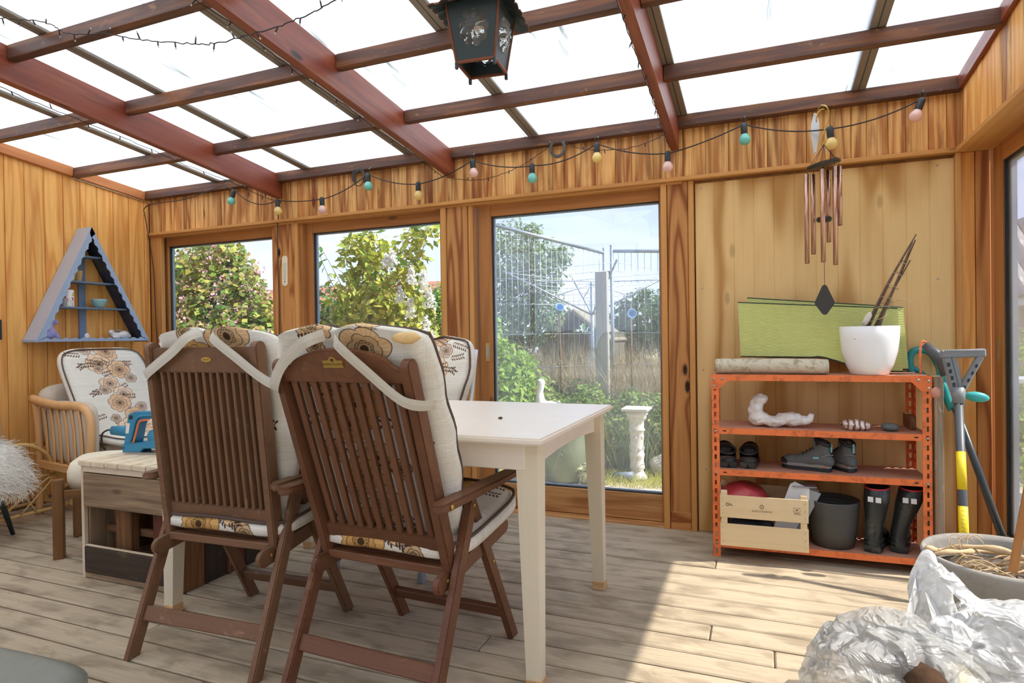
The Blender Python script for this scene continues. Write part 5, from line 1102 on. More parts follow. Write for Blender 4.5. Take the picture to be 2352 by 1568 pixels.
for i,(a,b_,r_,lb) in enumerate((((.345,1.86,.235),(.395,1.70,.215),.045,'dark barked firewood log showing between the sacks'),((.44,1.86,.215),(.50,1.68,.185),.045,'pale split firewood log beside the dark barked one'),((.20,1.88,.06),(.42,2.0,.07),.05,'firewood log inside the grimy clear sack'),((.26,1.82,.15),(.44,1.94,.17),.042,'upper firewood log inside the grimy clear sack'))):
    f_ = thing('firewood_log', lb, 'firewood', (0,0,0)); a, b_ = Vector(a), Vector(b_)
    ps = [a+(b_-a)*t_/8 for t_ in range(9)]; tube('bark', M_barkd if i%2 == 0 else M_bark, f_, ps, [r_*(1+.06*math.sin(q*2.1+i)) for q in range(9)], 12)
    d = (b_-a).normalized()
    for e_, s in ((a,-1),(b_,1)): lathe('cut_end', M_block, f_, [(0,-.001),(r_*.86,-.001),(r_*.86,.0012),(0,.0012)], 12, Matrix.Translation(e_+d*s*.0012)@rotto(d))
# ================================================================ hanging things
# ---- bulb string
fs_ = thing('festoon_lights', 'black cable string of pastel coloured bulbs hooked along the back wall plate', 'string lights', (0,0,0))
M_socket = plain('black socket', S('2E3436'), .45, 0, .1)
def bulbmat(nm, c):
    m, n, l, b = base(nm); b.inputs['Base Color'].default_value = c; b.inputs['Roughness'].default_value = .25; tl = n.new('ShaderNodeBsdfTranslucent'); tl.inputs[0].default_value = c; ms = n.new('ShaderNodeMixShader'); ms.inputs[0].default_value = .3; l.new(b.outputs[0], ms.inputs[1]); l.new(tl.outputs[0], ms.inputs[2]); l.new(ms.outputs[0], n['Material Output'].inputs[0]); b.inputs['Coat Weight'].default_value = .4; return m
MB = [bulbmat('turquoise bulb glass', S('8EE2D6')), bulbmat('yellow bulb glass', S('FFE898')), bulbmat('pink bulb glass', S('FFDCD2'))]
yb_ = 3.468
BL = [(-3.582,2.190,-3.606,2.128,0,0),(-3.177,2.080,-3.172,2.016,1,0),(-2.789,2.063,-2.785,1.990,2,0),(-2.412,2.196,-2.408,2.113,0,1),(-2.031,2.090,-2.028,2.014,1,0),(-1.645,2.190,-1.636,2.114,2,1),(-1.254,2.112,-1.252,2.040,0,0),(-.860,2.196,-.858,2.114,1,1),(-.465,2.090,-.465,2.016,2,0),(-.075,2.198,-.070,2.114,0,1),(.326,2.117,.334,2.040,1,0),(.722,2.203,.694,2.125,2,1)]
tops = []
bprof = [(.0125,.030),(.0165,.022),(.0245,.010),(.0285,-.002),(.0285,-.010),(.024,-.021),(.016,-.0285),(.007,-.0315),(0,-.032)]
for i,(tx_,tz_,cx_,cz_,ci,hook) in enumerate(BL):
    t_, c_ = V(tx_,yb_,tz_), V(cx_,yb_,cz_); d = (t_-c_).normalized(); M = frame(c_, V(d.z,0,-d.x), (0,1,0)); M = Matrix.Translation(c_)@rotto(d,V(0,1,0))
    so_ = lathe('socket', M_socket, fs_, [(.0155,.022),(.0165,.024),(.0165,.066),(.0145,.078),(.008,.083),(0,.083)], 16, M)
    bl_ = lathe('bulb', MB[ci], so_, bprof, 20, M)
    top = c_+d*.083; tops.append(c_+d*.068)
    if hook:
        tube('hook_ring', M_blackcable, fs_, [(top.x+.0115*math.cos(a),yb_+.004,top.z+.018+.0115*math.sin(a)) for a in [q*PI/6 for q in range(12)]], .0022, 6, True)
        tube('hook_screw', M_steel, fs_, [(top.x+.003,yb_+.004,top.z+.026),(top.x+.010,3.508,top.z+.052)], .002, 5)
pts = [V(-4.50,3.555,.9),V(-4.515,3.55,1.3),V(-4.53,3.548,1.7),V(-4.545,3.50,2.08),V(-4.54,3.49,2.16),V(-4.42,3.49,2.185),V(-4.10,3.49,2.19),V(-3.85,3.48,2.225),V(-3.70,3.48,2.245),V(-3.62,3.47,2.22)]
cab = smoothpts(pts,5)
for a, b_, sg in zip(tops, tops[1:], (.055,.010,.02,.02,.02,.02,.03,.02,.01,.02,.02)):
    a2, b2 = a+V(.013,.0,.002), b_+V(-.013,0,.002); cab += [a2+(b2-a2)*k_/8+V(0,0,-4*sg*(k_/8)*(1-k_/8)) for k_ in range(9)]
tube('cable', M_blackcable, fs_, cab, .0035, 6)
tag(tube('power_cable', M_blackcable, None, smoothpts([(-3.178,3.47,2.06),(-3.225,3.53,1.98),(-3.262,3.556,1.94),(-3.266,3.559,1.7),(-3.262,3.559,1.4),(-3.268,3.559,1.0),(-3.265,3.559,.5)],5), .003, 6), 'thin black cable running down the post left of the thermometer', 'cable')
# ---- fairy lights
M_led = plain('clear led', S('C8CCC8'), .2, 0, .1)
def fairy(label, pts, led=.14, seed=0, sag=None, off=V(0,-.0,0)):
    rg = random.Random(seed); P = smoothpts(pts, 10); Q = [p+V(rg.uniform(-.003,.003),rg.uniform(-.003,.003),rg.uniform(-.003,.003)) for p in P]
    t = thing('fairy_lights', label, 'string lights', (0,0,0)); tube('wire', M_blackcable, t, Q, .0020, 5); acc = 0
    for a, b_ in zip(Q, Q[1:]):
        acc += (b_-a).length
        if acc > led:
            acc = 0; d = V(rg.uniform(-.6,.6),rg.uniform(-.4,.4),rg.choice([-1,-1,.7])).normalized()
            h_ = tube('led_holder', M_blackcable, t, [b_, b_+d*.020], .0028, 5); tube('led', M_led, h_, [b_+d*.020, b_+d*.027], .0022, 5)
    return t
rafz = lambda y: 2.118+.107*(3.564-y)
def P2(x, y, dz=0): return V(x, y, roofz(y)+dz)
fairy('fairy light wire swagged under the purlins at the upper left corner of the ceiling', [V(-2.90,1.55,2.42),V(-2.649,1.55,2.363),V(-2.507,1.55,2.317),V(-2.395,1.55,2.257),V(-2.182,1.55,2.216),V(-2.004,1.55,2.16),V(-1.796,1.55,2.108),V(-1.659,1.55,2.085),V(-1.473,1.55,2.086),V(-1.316,1.55,2.098),V(-1.184,1.55,2.124),V(-1.0,1.55,2.20)], .085, 1)
fairy('fairy light wire sagging along the leftmost red rafter', [V(-3.27,y,rafz(y)-.004-.015*abs(math.sin(y*4))) for y in (1.3,1.6,1.9,2.2,2.5,2.8,3.1,3.3,3.45)]+[V(-3.23,3.49,2.10),V(-3.16,3.50,2.09)], .16, 2)
fairy('fairy light wire pinned along the underside edge of the middle red rafter', [V(-1.865,y,rafz(y)+.006-.012*abs(math.sin(y*5))) for y in (1.5,1.6,1.9,2.2,2.5,2.8,3.1,3.35)]+[V(-1.85,3.48,2.108)], .15, 3)
fairy('fairy light wire swinging from the middle rafter up to the horseshoe', [V(-1.84,3.50,2.112),V(-1.66,3.50,2.075),V(-1.50,3.50,2.085),V(-1.33,3.50,2.13),V(-1.20,3.50,2.195),V(-1.15,3.50,2.225)], .14, 4)
fairy('fairy light wire sagging from the horseshoe to the right red rafter', [V(-1.06,3.50,2.235),V(-.98,3.50,2.19),V(-.87,3.50,2.165),V(-.72,3.50,2.15),V(-.58,3.50,2.17),V(-.47,3.50,2.205)], .12, 5)
fairy('fairy light wire pinned along the underside of the right red rafter', [V(-.455,y,rafz(y)-.008) for y in (1.4,1.5,1.6,1.9,2.2,2.5,2.8,3.1,3.35,3.48)], .13, 6)
# ---- horseshoes
M_iron = plain('old iron', S('5A5650'), .6, .5, .2, 30, .3)
def shoe(loc, up_, lb, rz=0):
    t = thing('horseshoe', lb, 'horseshoe', loc, 0); o = []; i_ = []
    for q in range(15):
        a = (PI*(.25+1.5*q/14))+PI/2 if up_ else (PI*(.25+1.5*q/14))-PI/2
        o.append((.056*math.cos(a)*.92,.060*math.sin(a))); i_.append((.037*math.cos(a)*.92,.041*math.sin(a)))
    prism('bar', M_iron, t, o+i_[::-1], .008, Ry(rz)@Rx(PI/2), .001)
    for q in (2,4,6,8,10,12): a = (PI*(.25+1.5*q/14))+(PI/2 if up_ else -PI/2); blk('nail_hole', M_black, t, (.0465*math.cos(a)*.92-.002,-.0052,.0505*math.sin(a)-.003), (.0465*math.cos(a)*.92+.002,-.0042,.0505*math.sin(a)+.003), 0)
    return t
shoe((-1.102,3.50,2.205), True, 'horseshoe hanging open end up between the pink and yellow bulbs')
shoe((-2.50,3.50,2.185), False, 'horseshoe tangled in cable beside the turquoise bulb, left of the middle rafter')
tube('cable_coil', M_blackcable, None, smoothpts([(-2.53,3.49,2.24),(-2.55,3.485,2.20),(-2.52,3.48,2.13),(-2.47,3.48,2.13),(-2.45,3.485,2.19),(-2.48,3.49,2.235),(-2.53,3.485,2.22),(-2.54,3.48,2.16)],5), .003, 5); tag(C.objects[-1], 'loose loop of black cable wound around the left horseshoe', 'cable')
# ---- lantern
ln = thing('lantern', 'black copper-edged lantern with flower shaped glass hanging from the roof', 'lantern', (-.817,1.805,1.952), .10)
M_lblk, M_cop = plain('blackened sheet metal', S('3A4444'), .4, .4, .15, 8), plain('worn copper edge', S('7E4C36'), .5, .6, .3, 40)
M_lglass, n, l, b = base('rippled lantern glass'); v = coords(n,l,(1,1,1),False); b.inputs['Base Color'].default_value = (.86,.88,.85,1); b.inputs['Roughness'].default_value = .05; b.inputs['Transmission Weight'].default_value = .9; b.inputs['IOR'].default_value = 1.35
bump(n,l,b, noise(n,l,v,40,2,.6), .8, .01)
hb, ht, hh = .062, .086, .178
def quad(name, mat, par, pts, th): 
    a,b_,c,d = [Vector(p) for p in pts]; n_ = (b_-a).cross(d-a).normalized()*th; vs = [a,b_,c,d,a+n_,b_+n_,c+n_,d+n_]
    return mk(name, mesh(name, vs, [(3,2,1,0),(4,5,6,7),(0,1,5,4),(1,2,6,5),(2,3,7,6),(3,0,4,7)]), mat, par)
for k_ in range(4):
    R = Rz(k_*PI/2)
    # face with flower cut-out: ring of quads between flower outline and trapezoid
    def fp(x, z): t_ = z/hh; h_ = hb+(ht-hb)*t_; return R@V(x, -h_, z)
    nn = 72; outer, inner = [], []
    for q in range(nn):
        a = 2*PI*q/nn; r_ = .043*(1+.13*abs(math.cos(4.5*a))); inner.append((r_*math.cos(a), .098+r_*math.sin(a)*1.12))
        ca, sa = math.cos(a), math.sin(a); best = 9
        for s_ in (1,-1):
            den = ca*s_-(ht-hb)/hh*sa
            if den > 1e-6: best = min(best, (hb+(ht-hb)*.098/hh)/den)
        if sa > 1e-6: best = min(best, (hh-.098)/sa)
        if sa < -1e-6: best = min(best, -.098/sa)
        outer.append((ca*best, .098+sa*best))
    vs = [fp(*p) for p in outer]+[fp(*p) for p in inner]; nrm = (R@V(0,-1,0)); vs += [p+nrm*-.002 for p in vs]
    fsx = []
    for q in range(nn): r1 = (q+1)%nn; fsx += [(q,r1,nn+r1,nn+q),(2*nn+q,3*nn+q,3*nn+r1,2*nn+r1),(nn+q,nn+r1,3*nn+r1,3*nn+q)]
    fc_ = mk('side_panel', mesh('side_panel', vs, fsx), M_lblk, ln)
    gv = [R@V(0,-(hb+(ht-hb)*.098/hh)+.003-.018,.098)]; gf = []
    for ring in (.5,1.0):
        for q in range(36):
            a = 2*PI*q/36; r_ = .049*ring*(1+.13*abs(math.cos(4.5*a))); bulge = .018*(1-ring**2)+.006*(ring<1)*abs(math.cos(4.5*a))
            z_ = .098+r_*math.sin(a)*1.12; gv.append(R@V(r_*math.cos(a), -(hb+(ht-hb)*z_/hh)+.003-bulge, z_))
    for q in range(36): gf += [(0,1+q,1+(q+1)%36),(1+q,37+q,37+(q+1)%36,1+(q+1)%36)]
    mk('flower_glass', mesh('flower_glass', gv, gf), M_lglass, fc_, None, True)
    for x0_, x1_ in (((-hb,0),(-ht,hh)),): bar('copper_edge', M_cop, ln, R@V(x0_[0],-hb,0), R@V(x1_[0],-ht,hh), .007, .007)
    bar('copper_edge', M_cop, ln, R@V(-hb,-hb,.003), R@V(hb,-hb,.003), .008, .010)
    bar('foot', M_lblk, ln, R@V(-hb,-hb,-.018), R@V(-hb,-hb,.004), .010, .010)
    # scalloped roof skirt
    m_ = 28; sv = []; 
    for q in range(m_+1):
        u = -1+2*q/m_; w_ = .0045*math.sin(q*2*PI/4.6)
        sv += [R@V(u*.130, -.130+abs(w_), .168+w_-.012*abs(u)**3), R@V(u*.080, -.080, .190+w_*.5), R@V(u*.030,-.030,.235)]
    sf = []
    for q in range(m_): a = q*3; sf += [(a,a+3,a+4,a+1),(a+1,a+4,a+5,a+2)]
    o_ = mk('roof_skirt', mesh('roof_skirt', sv, sf), M_cop if False else M_lblk, ln); sd = o_.modifiers.new('t','SOLIDIFY'); sd.thickness = .0025
    tube('skirt_edge', M_cop, o_, [sv[q*3]+V(0,0,-.001) for q in range(m_+1)], .0022, 5)
tube('chain', M_iron, ln, [(0,0,.235),(0,0,.50)], .004, 6)
for q in range(8): tube('chain_link', M_iron, ln, [(.009*math.cos(a)*(q%2),.009*math.cos(a)*((q+1)%2),.25+q*.028+.018*math.sin(a)) for a in [i_*PI/5 for i_ in range(10)]], .003, 5, True)
lathe('bulb_holder', M_socket, ln, [(.016,.13),(.016,.175)], 12); ico('bulb', M_lglass, ln, .024, 2, (1,1,1.2), None, (0,0,.105))
# ---- wind chime with its cleat
M_cu = plain('copper tube', S('C49A84'), .3, .85, .06); M_chblk = plain('black stained wood', S('37342F'), .5, 0, .1)
cl = thing('cleat', 'white metal rope cleat hanging from the wall plate', 'cleat', (.262,3.49,2.205))
prism('plate', M_whitemetal, cl, [(-.004,0),(.010,-.004),(.022,-.05),(.020,-.11),(.006,-.20),(0,-.212),(-.008,-.20),(-.022,-.11),(-.020,-.06)], .003, Rz(.4)@Rx(PI/2), .0005)
for z in (-.010,-.09,-.20): ico('screw', M_steel, cl, .0035, 1, (1,.6,1), None, (0,-.003,z))
wc = thing('wind_chime', 'copper tube wind chime with black wooden plate and diamond shaped sail', 'wind chime', (.283,3.28,0))
tube('hook', M_brass, wc, smoothpts([(-.012,.205,2.185),(-.008,.10,2.20),(.010,.0,2.165),(.022,-.0,2.135),(.020,0,2.10),(.006,0,2.06),(-.006,0,2.02),(-.010,0,1.995),(-.004,0,1.985),(.004,0,1.995),(.002,0,2.005)],5), .0032, 7)
tube('hook', M_brass, wc, smoothpts([(-.030,.0,2.095),(-.028,.0,2.125),(-.012,0,2.15),(.006,0,2.15)],4), .003, 7)
hexR = .078; tilt = Ry(-.20)@Rx(.10); PM = T(0,0,1.893)@tilt
hx = prism('top_plate', M_chblk, wc, [(hexR*math.cos(a),hexR*math.sin(a)) for a in [i_*PI/3+.25 for i_ in range(6)]], .016, PM, .003)
for q in range(6): p = PM@V(.06*math.cos(q*PI/3+.25),.06*math.sin(q*PI/3+.25),.008); tube('cord', M_blackcable, wc, [p, V(0,0,1.985)], .0012, 4)
lens = [(1.425,-.078,-.030),(1.425,-.012,-.062),(1.410,.040,-.052),(1.60,.066,.010),(1.53,.022,.050),(1.475,-.045,.045)]
for k_,(zb,xx,yy) in enumerate(lens):
    p = PM@V(xx*.95,yy*.95,-.008); zt_ = p.z-.022
    c_ = lathe('chime_tube', M_cu, wc, [(.0105,0),(.0105,zt_-zb),(.0085,zt_-zb),(.0085,0),(.0105,0)], 16, T(xx,yy,zb)); tube('cord', M_blackcable, wc, [p,(xx,yy,zt_-.02)], .0010, 4)
    ico('pin', M_black, c_, .0028, 1, (1,1,1), None, (xx+.008,yy-.006,zt_-.045))
lathe('striker', M_chblk, wc, [(0,-.010),(.030,-.010),(.033,-.005),(.033,.005),(.030,.010),(0,.010)], 20, T(-.002,0,1.632))
tube('cord', M_blackcable, wc, [(0,0,1.88),(-.003,0,1.62),(-.003,0,1.315)], .0010, 4)
prism('sail', M_chblk, wc, [(-.010,0),(-.004,.004),(.004,.004),(.010,0),(.043,-.078),(.041,-.088),(.010,-.134),(0,-.138),(-.010,-.134),(-.041,-.088),(-.043,-.078)], .004, T(-.003,0,1.318)@Rz(.06)@Rx(PI/2), .001)
ico('eyelet', M_black, wc, .003, 1, (1,.5,1), None, (-.003,-.003,1.312))
# ================================================================ garden
GZ = -.16
M_ground, n, l, b = base('sandy ground'); v = coords(n,l,(1,1,1),False)
c = mixc(n,l, ramp(n,l,noise(n,l,v,.9,6,.5),.42,.62), S('CDBFA8'), S('8C9458')); c = mixc(n,l, math_(n,l,'MULTIPLY',ramp(n,l,noise(n,l,v,30,5),.4,.7),.4), c, S('7A6E58'))
l.new(c, b.inputs['Base Color']); b.inputs['Roughness'].default_value = .95; bump(n,l,b, noise(n,l,v,40,5), .6, .02)
nx = 40; vs = []; fsx = []
for i in range(nx+1):
    for j in range(nx+1):
        x = -22+44*(i/nx); y = -6+46*(j/nx)**1.6; vs.append((x,y,GZ+.03*NZ.noise(V(x,y,0)*1.3) if y > 4.2 else GZ))
for i in range(nx):
    for j in range(nx): a = i*(nx+1)+j; fsx.append((a,a+nx+1,a+nx+2,a+1))
struct(mk('ground', mesh('ground', vs, fsx), M_ground, None, None, True))
def S4(*h): return [S(x) for x in h]
L_bright = leafmat('bright leaves', S4('6E9432','8CB444','A8C858','54802C')); L_yel = leafmat('yellow green leaves', S4('B4B848','C8C454','9CA83C','DCCB70'))
L_dark = leafmat('dark leaves', S4('2E5228','3C6A30','4E7E38','28462A')); L_pink = leafmat('pink blossom', S4('E8B0B4','D898A0','F0C8C4'), .3)
L_white = leafmat('white blossom', S4('F4F2EA','E8E8DA','FFFFFF'), .3); L_dry = leafmat('dry straw', S4('C8B48C','A8946C','D8CBA4','8C7A58'), .2); L_willow = leafmat('grey green leaves', S4('6A8454','86A068','9CB07C','54703E'))
L_flowy = leafmat('yellow flower', S4('F0C828','F8DC50'), .2); M_stem = plain('brown stem', S('6E5A44'), .9, 0, .2); M_drystem = plain('pale stem', S('B8A482'), .9, 0, .2)
def leafarr(cen, nrm, size, asp=.6, seed=0):
    rg = np.random.default_rng(seed); N = len(cen); n_ = nrm+rg.normal(0,.7,(N,3)); n_ /= np.linalg.norm(n_,axis=1)[:,None]+1e-9
    d = np.cross(n_, rg.normal(0,1,(N,3))); d[:,2] -= .15; d /= np.linalg.norm(d,axis=1)[:,None]+1e-9; s = np.cross(d,n_); L = size*rg.uniform(.65,1.3,(N,1))
    v0 = cen; v1 = cen+d*L*.45+s*L*asp*.5+n_*L*.06; v2 = cen+d*L; v3 = cen+d*L*.45-s*L*asp*.5+n_*L*.06
    V_ = np.stack([v0,v1,v2,v3],1).reshape(-1,3); F = np.arange(N*4).reshape(N,4); T_ = np.concatenate([F[:,[0,1,2]],F[:,[0,2,3]]])
    return V_, T_
def fastmesh(name, V_, T_):
    me = bpy.data.meshes.new(name); me.vertices.add(len(V_)); me.vertices.foreach_set('co', V_.astype(np.float32).ravel()); me.loops.add(len(T_)*3); me.loops.foreach_set('vertex_index', T_.astype(np.int32).ravel())
    me.polygons.add(len(T_)); me.polygons.foreach_set('loop_start', np.arange(0,len(T_)*3,3,dtype=np.int32)); me.update(calc_edges=True); return me
def clumps(cl, n, rg, shell=.55):
    w = np.array([c[3]*c[4]*c[5] for c in cl])**.75; k_ = rg.choice(len(cl), n, p=w/w.sum()); u = rg.normal(0,1,(n,3)); u /= np.linalg.norm(u,axis=1)[:,None]
    r = rg.uniform(shell,1.08,(n,1))**.6; A = np.array(cl)[k_]; return A[:,:3]+u*r*A[:,3:6], u
def shrub(name, label, cat, base_, cl, n, size, mat, asp=.6, seed=0, extra=(), stems=6, group=None, stemmat=None, sr=.012, shell=.5):
    rg = np.random.default_rng(seed); t = thing(name, label, cat, (0,0,0), 0, group); P, u = clumps(cl, n, rg, shell)
    P[:,2] = np.maximum(P[:,2], GZ+.02); stuff(mk('foliage', fastmesh('foliage', *leafarr(P, u+np.array([.1,-.3,.6]), size, asp, seed)), mat, t))
    for em, en, es, fr in extra:
        Q, uu = clumps(cl, en, rg, .9); Q = (Q[:,None,:]+rg.normal(0,es*1.3,(en,fr,3))).reshape(-1,3); stuff(mk('blossom', fastmesh('blossom', *leafarr(Q, rg.normal(0,1,(len(Q),3)), es, .8, seed+1)), em, t))
    rs = random.Random(seed)
    for q in range(stems):
        c = cl[rs.randrange(len(cl))]; b0 = Vector(base_)+V(rs.uniform(-.15,.15),rs.uniform(-.1,.1),0); e_ = V(c[0]+rs.uniform(-.5,.5)*c[3],c[1],c[2]+rs.uniform(0,.8)*c[5]); m_ = b0+(e_-b0)*.5+V(rs.uniform(-.1,.1),0,.05)
        tube('stem', stemmat or M_stem, t, smoothpts([b0,m_,e_],4), [sr*(1-.8*i/8) for i in range(9)], 6)
    return t
# window 1: flowering currant
L_curr = leafmat('currant leaves', S4('5C8430','94B04C','C0B858','4A7030','B89858'))
shrub('flowering_shrub', 'dense green shrub dotted with pink blossom behind the leftmost window', 'shrub', (-6.1,5.7,GZ), [(-6.9,6.0,1.1,.8,.6,1.0),(-6.25,5.8,1.25,.70,.6,.75),(-5.65,5.7,.85,.55,.5,.65),(-6.5,5.9,1.95,.6,.5,.40),(-5.9,5.8,.3,1.1,.7,.5),(-5.9,5.8,1.75,.28,.25,.28),(-5.48,5.7,1.45,.14,.15,.20),(-6.2,5.8,2.15,.30,.3,.20)], 14000, .075, L_curr, .9, 11, [(L_pink,900,.032,9)], 10)
shrub('tree', 'yellowish tree standing far behind the pink blossomed shrub', 'tree', (-10.6,10.0,GZ), [(-11.2,10.2,1.6,1.0,.8,1.2),(-12.2,10.2,1.9,1.1,.7,1.3)], 4500, .12, L_yel, .7, 12, (), 5)
# window 2: lilac and friends
shrub('lilac_shrub', 'broad lilac shrub with upright yellow green leaves behind the middle window', 'shrub', (-3.7,5.3,GZ), [(-3.85,5.4,1.30,.30,.4,.52),(-3.40,5.3,1.3,.34,.4,.52),(-3.7,5.4,.5,.8,.5,.6),(-3.0,5.3,.8,.4,.4,.55),(-3.82,5.3,1.95,.16,.2,.24),(-3.62,5.3,2.0,.13,.2,.20),(-3.20,5.3,1.85,.12,.2,.36),(-3.0,5.3,2.10,.15,.15,.10)], 6500, .105, leafmat('lilac leaves', S4('7E9A30','B4BC4A','D0C860','5E8430')), .5, 21, (), 9)
shrub('shrub', 'small dark leaved shrub at the left edge of the middle window', 'shrub', (-4.3,5.6,GZ), [(-4.35,5.6,1.35,.16,.2,.22),(-4.55,5.7,.7,.35,.3,.4)], 1300, .06, L_dark, .8, 23, [(L_pink,14,.03,6)], 5)
shrub('flowering_shrub', 'bushy shrub with white flower spikes at the right of the middle window', 'shrub', (-2.7,5.5,GZ), [(-2.80,5.6,1.05,.40,.4,.50),(-2.6,5.6,.6,.6,.5,.5),(-3.0,5.6,1.4,.2,.25,.25)], 5500, .085, L_bright, .5, 22, (), 8)
wf_ = thing('white_blossom_spikes', 'white flower spikes among the leaves at the right of the middle window', 'flowers', (0,0,0)); rg = np.random.default_rng(5); sp = []
for (x,z,h_) in [(-2.90,1.58,.16),(-2.78,1.50,.2),(-2.72,1.36,.18),(-3.02,1.42,.14),(-2.92,1.28,.17),(-2.76,1.10,.2),(-2.70,.92,.2),(-3.16,1.74,.12),(-3.10,1.78,.10),(-2.85,1.0,.16),(-2.80,.75,.18),(-2.95,.70,.15)]:
    P = rg.normal(0,1,(170,3))*np.array([.028,.028,.0]); k_ = rg.uniform(0,1,(170,1)); P *= (1.1-k_); P[:,2:] += k_*h_; sp.append(P+np.array([x,4.82,z]))
    tube('spike', M_stem, wf_, [(x,4.82,z+h_*.8),(x,4.90,z-.10),(x-.02,5.1,z-.3)], .003, 5)
P = np.concatenate(sp); stuff(mk('florets', fastmesh('florets', *leafarr(P, rg.normal(0,1,(len(P),3)), .026, .9, 3)), L_white, wf_))
# big leaves in front, each its own piece
M_bigleaf = [leafmat('large leaf', S4('7C9C34','B4BC50')), leafmat('large dark leaf', S4('3E7034','5A8C3C'))]
lm_ = mesh('leaf', [(0,0,0),(.016,.018,.004),(.022,.042,.006),(.014,.066,.004),(0,.090,-.004),(-.014,.066,.004),(-.022,.042,.006),(-.016,.018,.004),(0,.045,-.002)], [(0,1,8),(1,2,8),(2,3,8),(3,4,8),(4,5,8),(5,6,8),(6,7,8),(7,0,8)])
br = thing('leafy_branches', 'arching branches with large separate leaves close behind the middle window', 'branches', (0,0,0)); rs = random.Random(4); first = {}
for q in range(30):
    bx_ = rs.choice([rs.uniform(-4.0,-3.55),rs.uniform(-3.5,-3.15),rs.uniform(-3.9,-3.0)]); z0 = rs.uniform(.6,1.5); tp = V(bx_+rs.uniform(-.25,.25),4.85+rs.uniform(-.1,.15),min(2.12,z0+rs.uniform(.35,.7))); b0 = V(bx_,5.15,z0)
    P = smoothpts([b0,(b0+tp)/2+V(rs.uniform(-.04,.04),-.02,.03),tp],5); tube('twig', M_stem, br, P, [.004,.004,.0035,.0035,.003,.003,.0025,.0022,.002,.0018,.0015], 5)
    for k_, p in enumerate(P):
        mi = 0 if rs.random() < .7 else 1; me_ = lm_ if mi == 0 else None
        if mi == 1:
            if 'd' not in first: first['d'] = lm_.copy(); first['d'].materials.clear()
            me_ = first['d']
        s_ = rs.uniform(.7,1.25); R = Matrix.Rotation(rs.uniform(0,2*PI),4,'Z')@Matrix.Rotation(rs.uniform(-1.2,.3),4,'X')@Matrix.Rotation(rs.uniform(-.5,.5),4,'Y')
        mk('leaf', me_, M_bigleaf[mi], br, Matrix.Translation(p)@R@Matrix.Scale(s_,4))
# window 3 (door): tree, bushes, dry grass
shrub('tree', 'tall grey green willowy tree at the left behind the glazed door', 'tree', (-3.6,9.2,GZ), [(-3.75,9.3,2.35,.55,.5,.62),(-3.2,9.2,2.15,.42,.4,.50),(-3.9,9.2,1.4,.7,.5,.7),(-3.35,9.2,2.75,.20,.2,.14),(-3.15,9.2,1.5,.35,.3,.45),(-2.85,9.2,2.35,.18,.2,.18)], 7500, .085, L_willow, .45, 31, (), 12, None, M_stem, .03, .25)
shrub('bush', 'dark round bush behind the glazed door, right of the timber post', 'bush', (-1.7,11,GZ), [(-1.9,11,1.35,.55,.5,.55),(-1.35,11.2,1.2,.5,.5,.45),(-2.3,11,.9,.5,.4,.5)], 5000, .09, L_dark, .6, 32, (), 4)
shrub('tree', 'distant tree line far behind the garden fence', 'tree', (-8,16,GZ), [(-10,17,1.2,2.5,1,1.3),(-6.5,17,1.0,2,1,1.2),(-3.5,18,1.0,2.2,1,1.1),(-14,17,1.3,3,1,1.6),(.5,18,.8,2.2,1,1.0),(5,18,1.2,2.6,1,1.5),(10,17,1.2,3,1,1.6)], 9000, .2, L_dark, .7, 33, (), 4)
shrub('bush', 'low flowering hedge of mixed green leaves just outside the glazed door', 'bush', (-1.5,5.9,GZ), [(-1.95,6.2,.15,.42,.35,.36),(-1.5,6.0,.12,.40,.35,.36),(-1.62,6.1,.48,.16,.2,.14),(-1.0,5.95,.18,.42,.35,.36),(-.75,5.9,.30,.25,.3,.26),(-1.2,6.0,.45,.12,.2,.14),(-2.5,6.4,.25,.4,.4,.38),(-2.2,6.3,.5,.12,.2,.2)], 10500, .05, leafmat('hedge leaves', S4('5E8A34','8CAE48','B0C060','3E6428','9CA050')), .55, 34, [(L_flowy,30,.02,4),(L_dry,60,.03,8)], 16, None, M_drystem)
shrub('bush', 'shadowy dark green undergrowth behind the white pedestal', 'bush', (-1.1,6.3,GZ), [(-1.3,6.5,.10,.5,.3,.38),(-.8,6.4,.12,.5,.3,.40),(-1.9,6.7,.2,.5,.3,.42)], 5000, .05, L_dark, .6, 35, (), 4)
shrub('bush', 'light green bush at the left edge of the glazed door view', 'bush', (-2.7,6.6,GZ), [(-2.75,6.8,.35,.40,.4,.45),(-2.55,6.7,.70,.14,.2,.25),(-3.1,7.0,.75,.25,.3,.45)], 4500, .05, L_willow, .5, 36, (), 8)
def grass(name, label, xr_, yr_, z0, hh_, n, mat, seed, wd=.004, lean=.25):
    rg = np.random.default_rng(seed); t = thing(name, label, 'grass', (0,0,0)); b0 = np.stack([rg.uniform(*xr_,n),rg.uniform(*yr_,n),np.full(n,z0)],1); h_ = hh_*rg.uniform(.4,1.1,(n,1)); d = np.concatenate([rg.normal(0,lean,(n,2)),np.ones((n,1))],1)
    a = rg.uniform(0,PI,n); s = np.stack([np.cos(a),np.sin(a),np.zeros(n)],1)*wd; m_ = b0+d*h_*.55; tip = b0+d*h_*np.array([1.25,1.25,1])
    V_ = np.stack([b0-s,b0+s,m_+s*.8,m_-s*.8,tip],1).reshape(-1,3); F = np.arange(n*5).reshape(n,5); T_ = np.concatenate([F[:,[0,1,2]],F[:,[0,2,3]],F[:,[3,2,4]]])
    stuff(mk('blades', fastmesh('blades', V_, T_), mat, t)); return t
grass('dry_grass', 'tall pale dry grass and stalks behind the hedge outside the door', (-3.2,-.6), (6.5,8.2), GZ, 1.15, 6500, L_dry, 41)
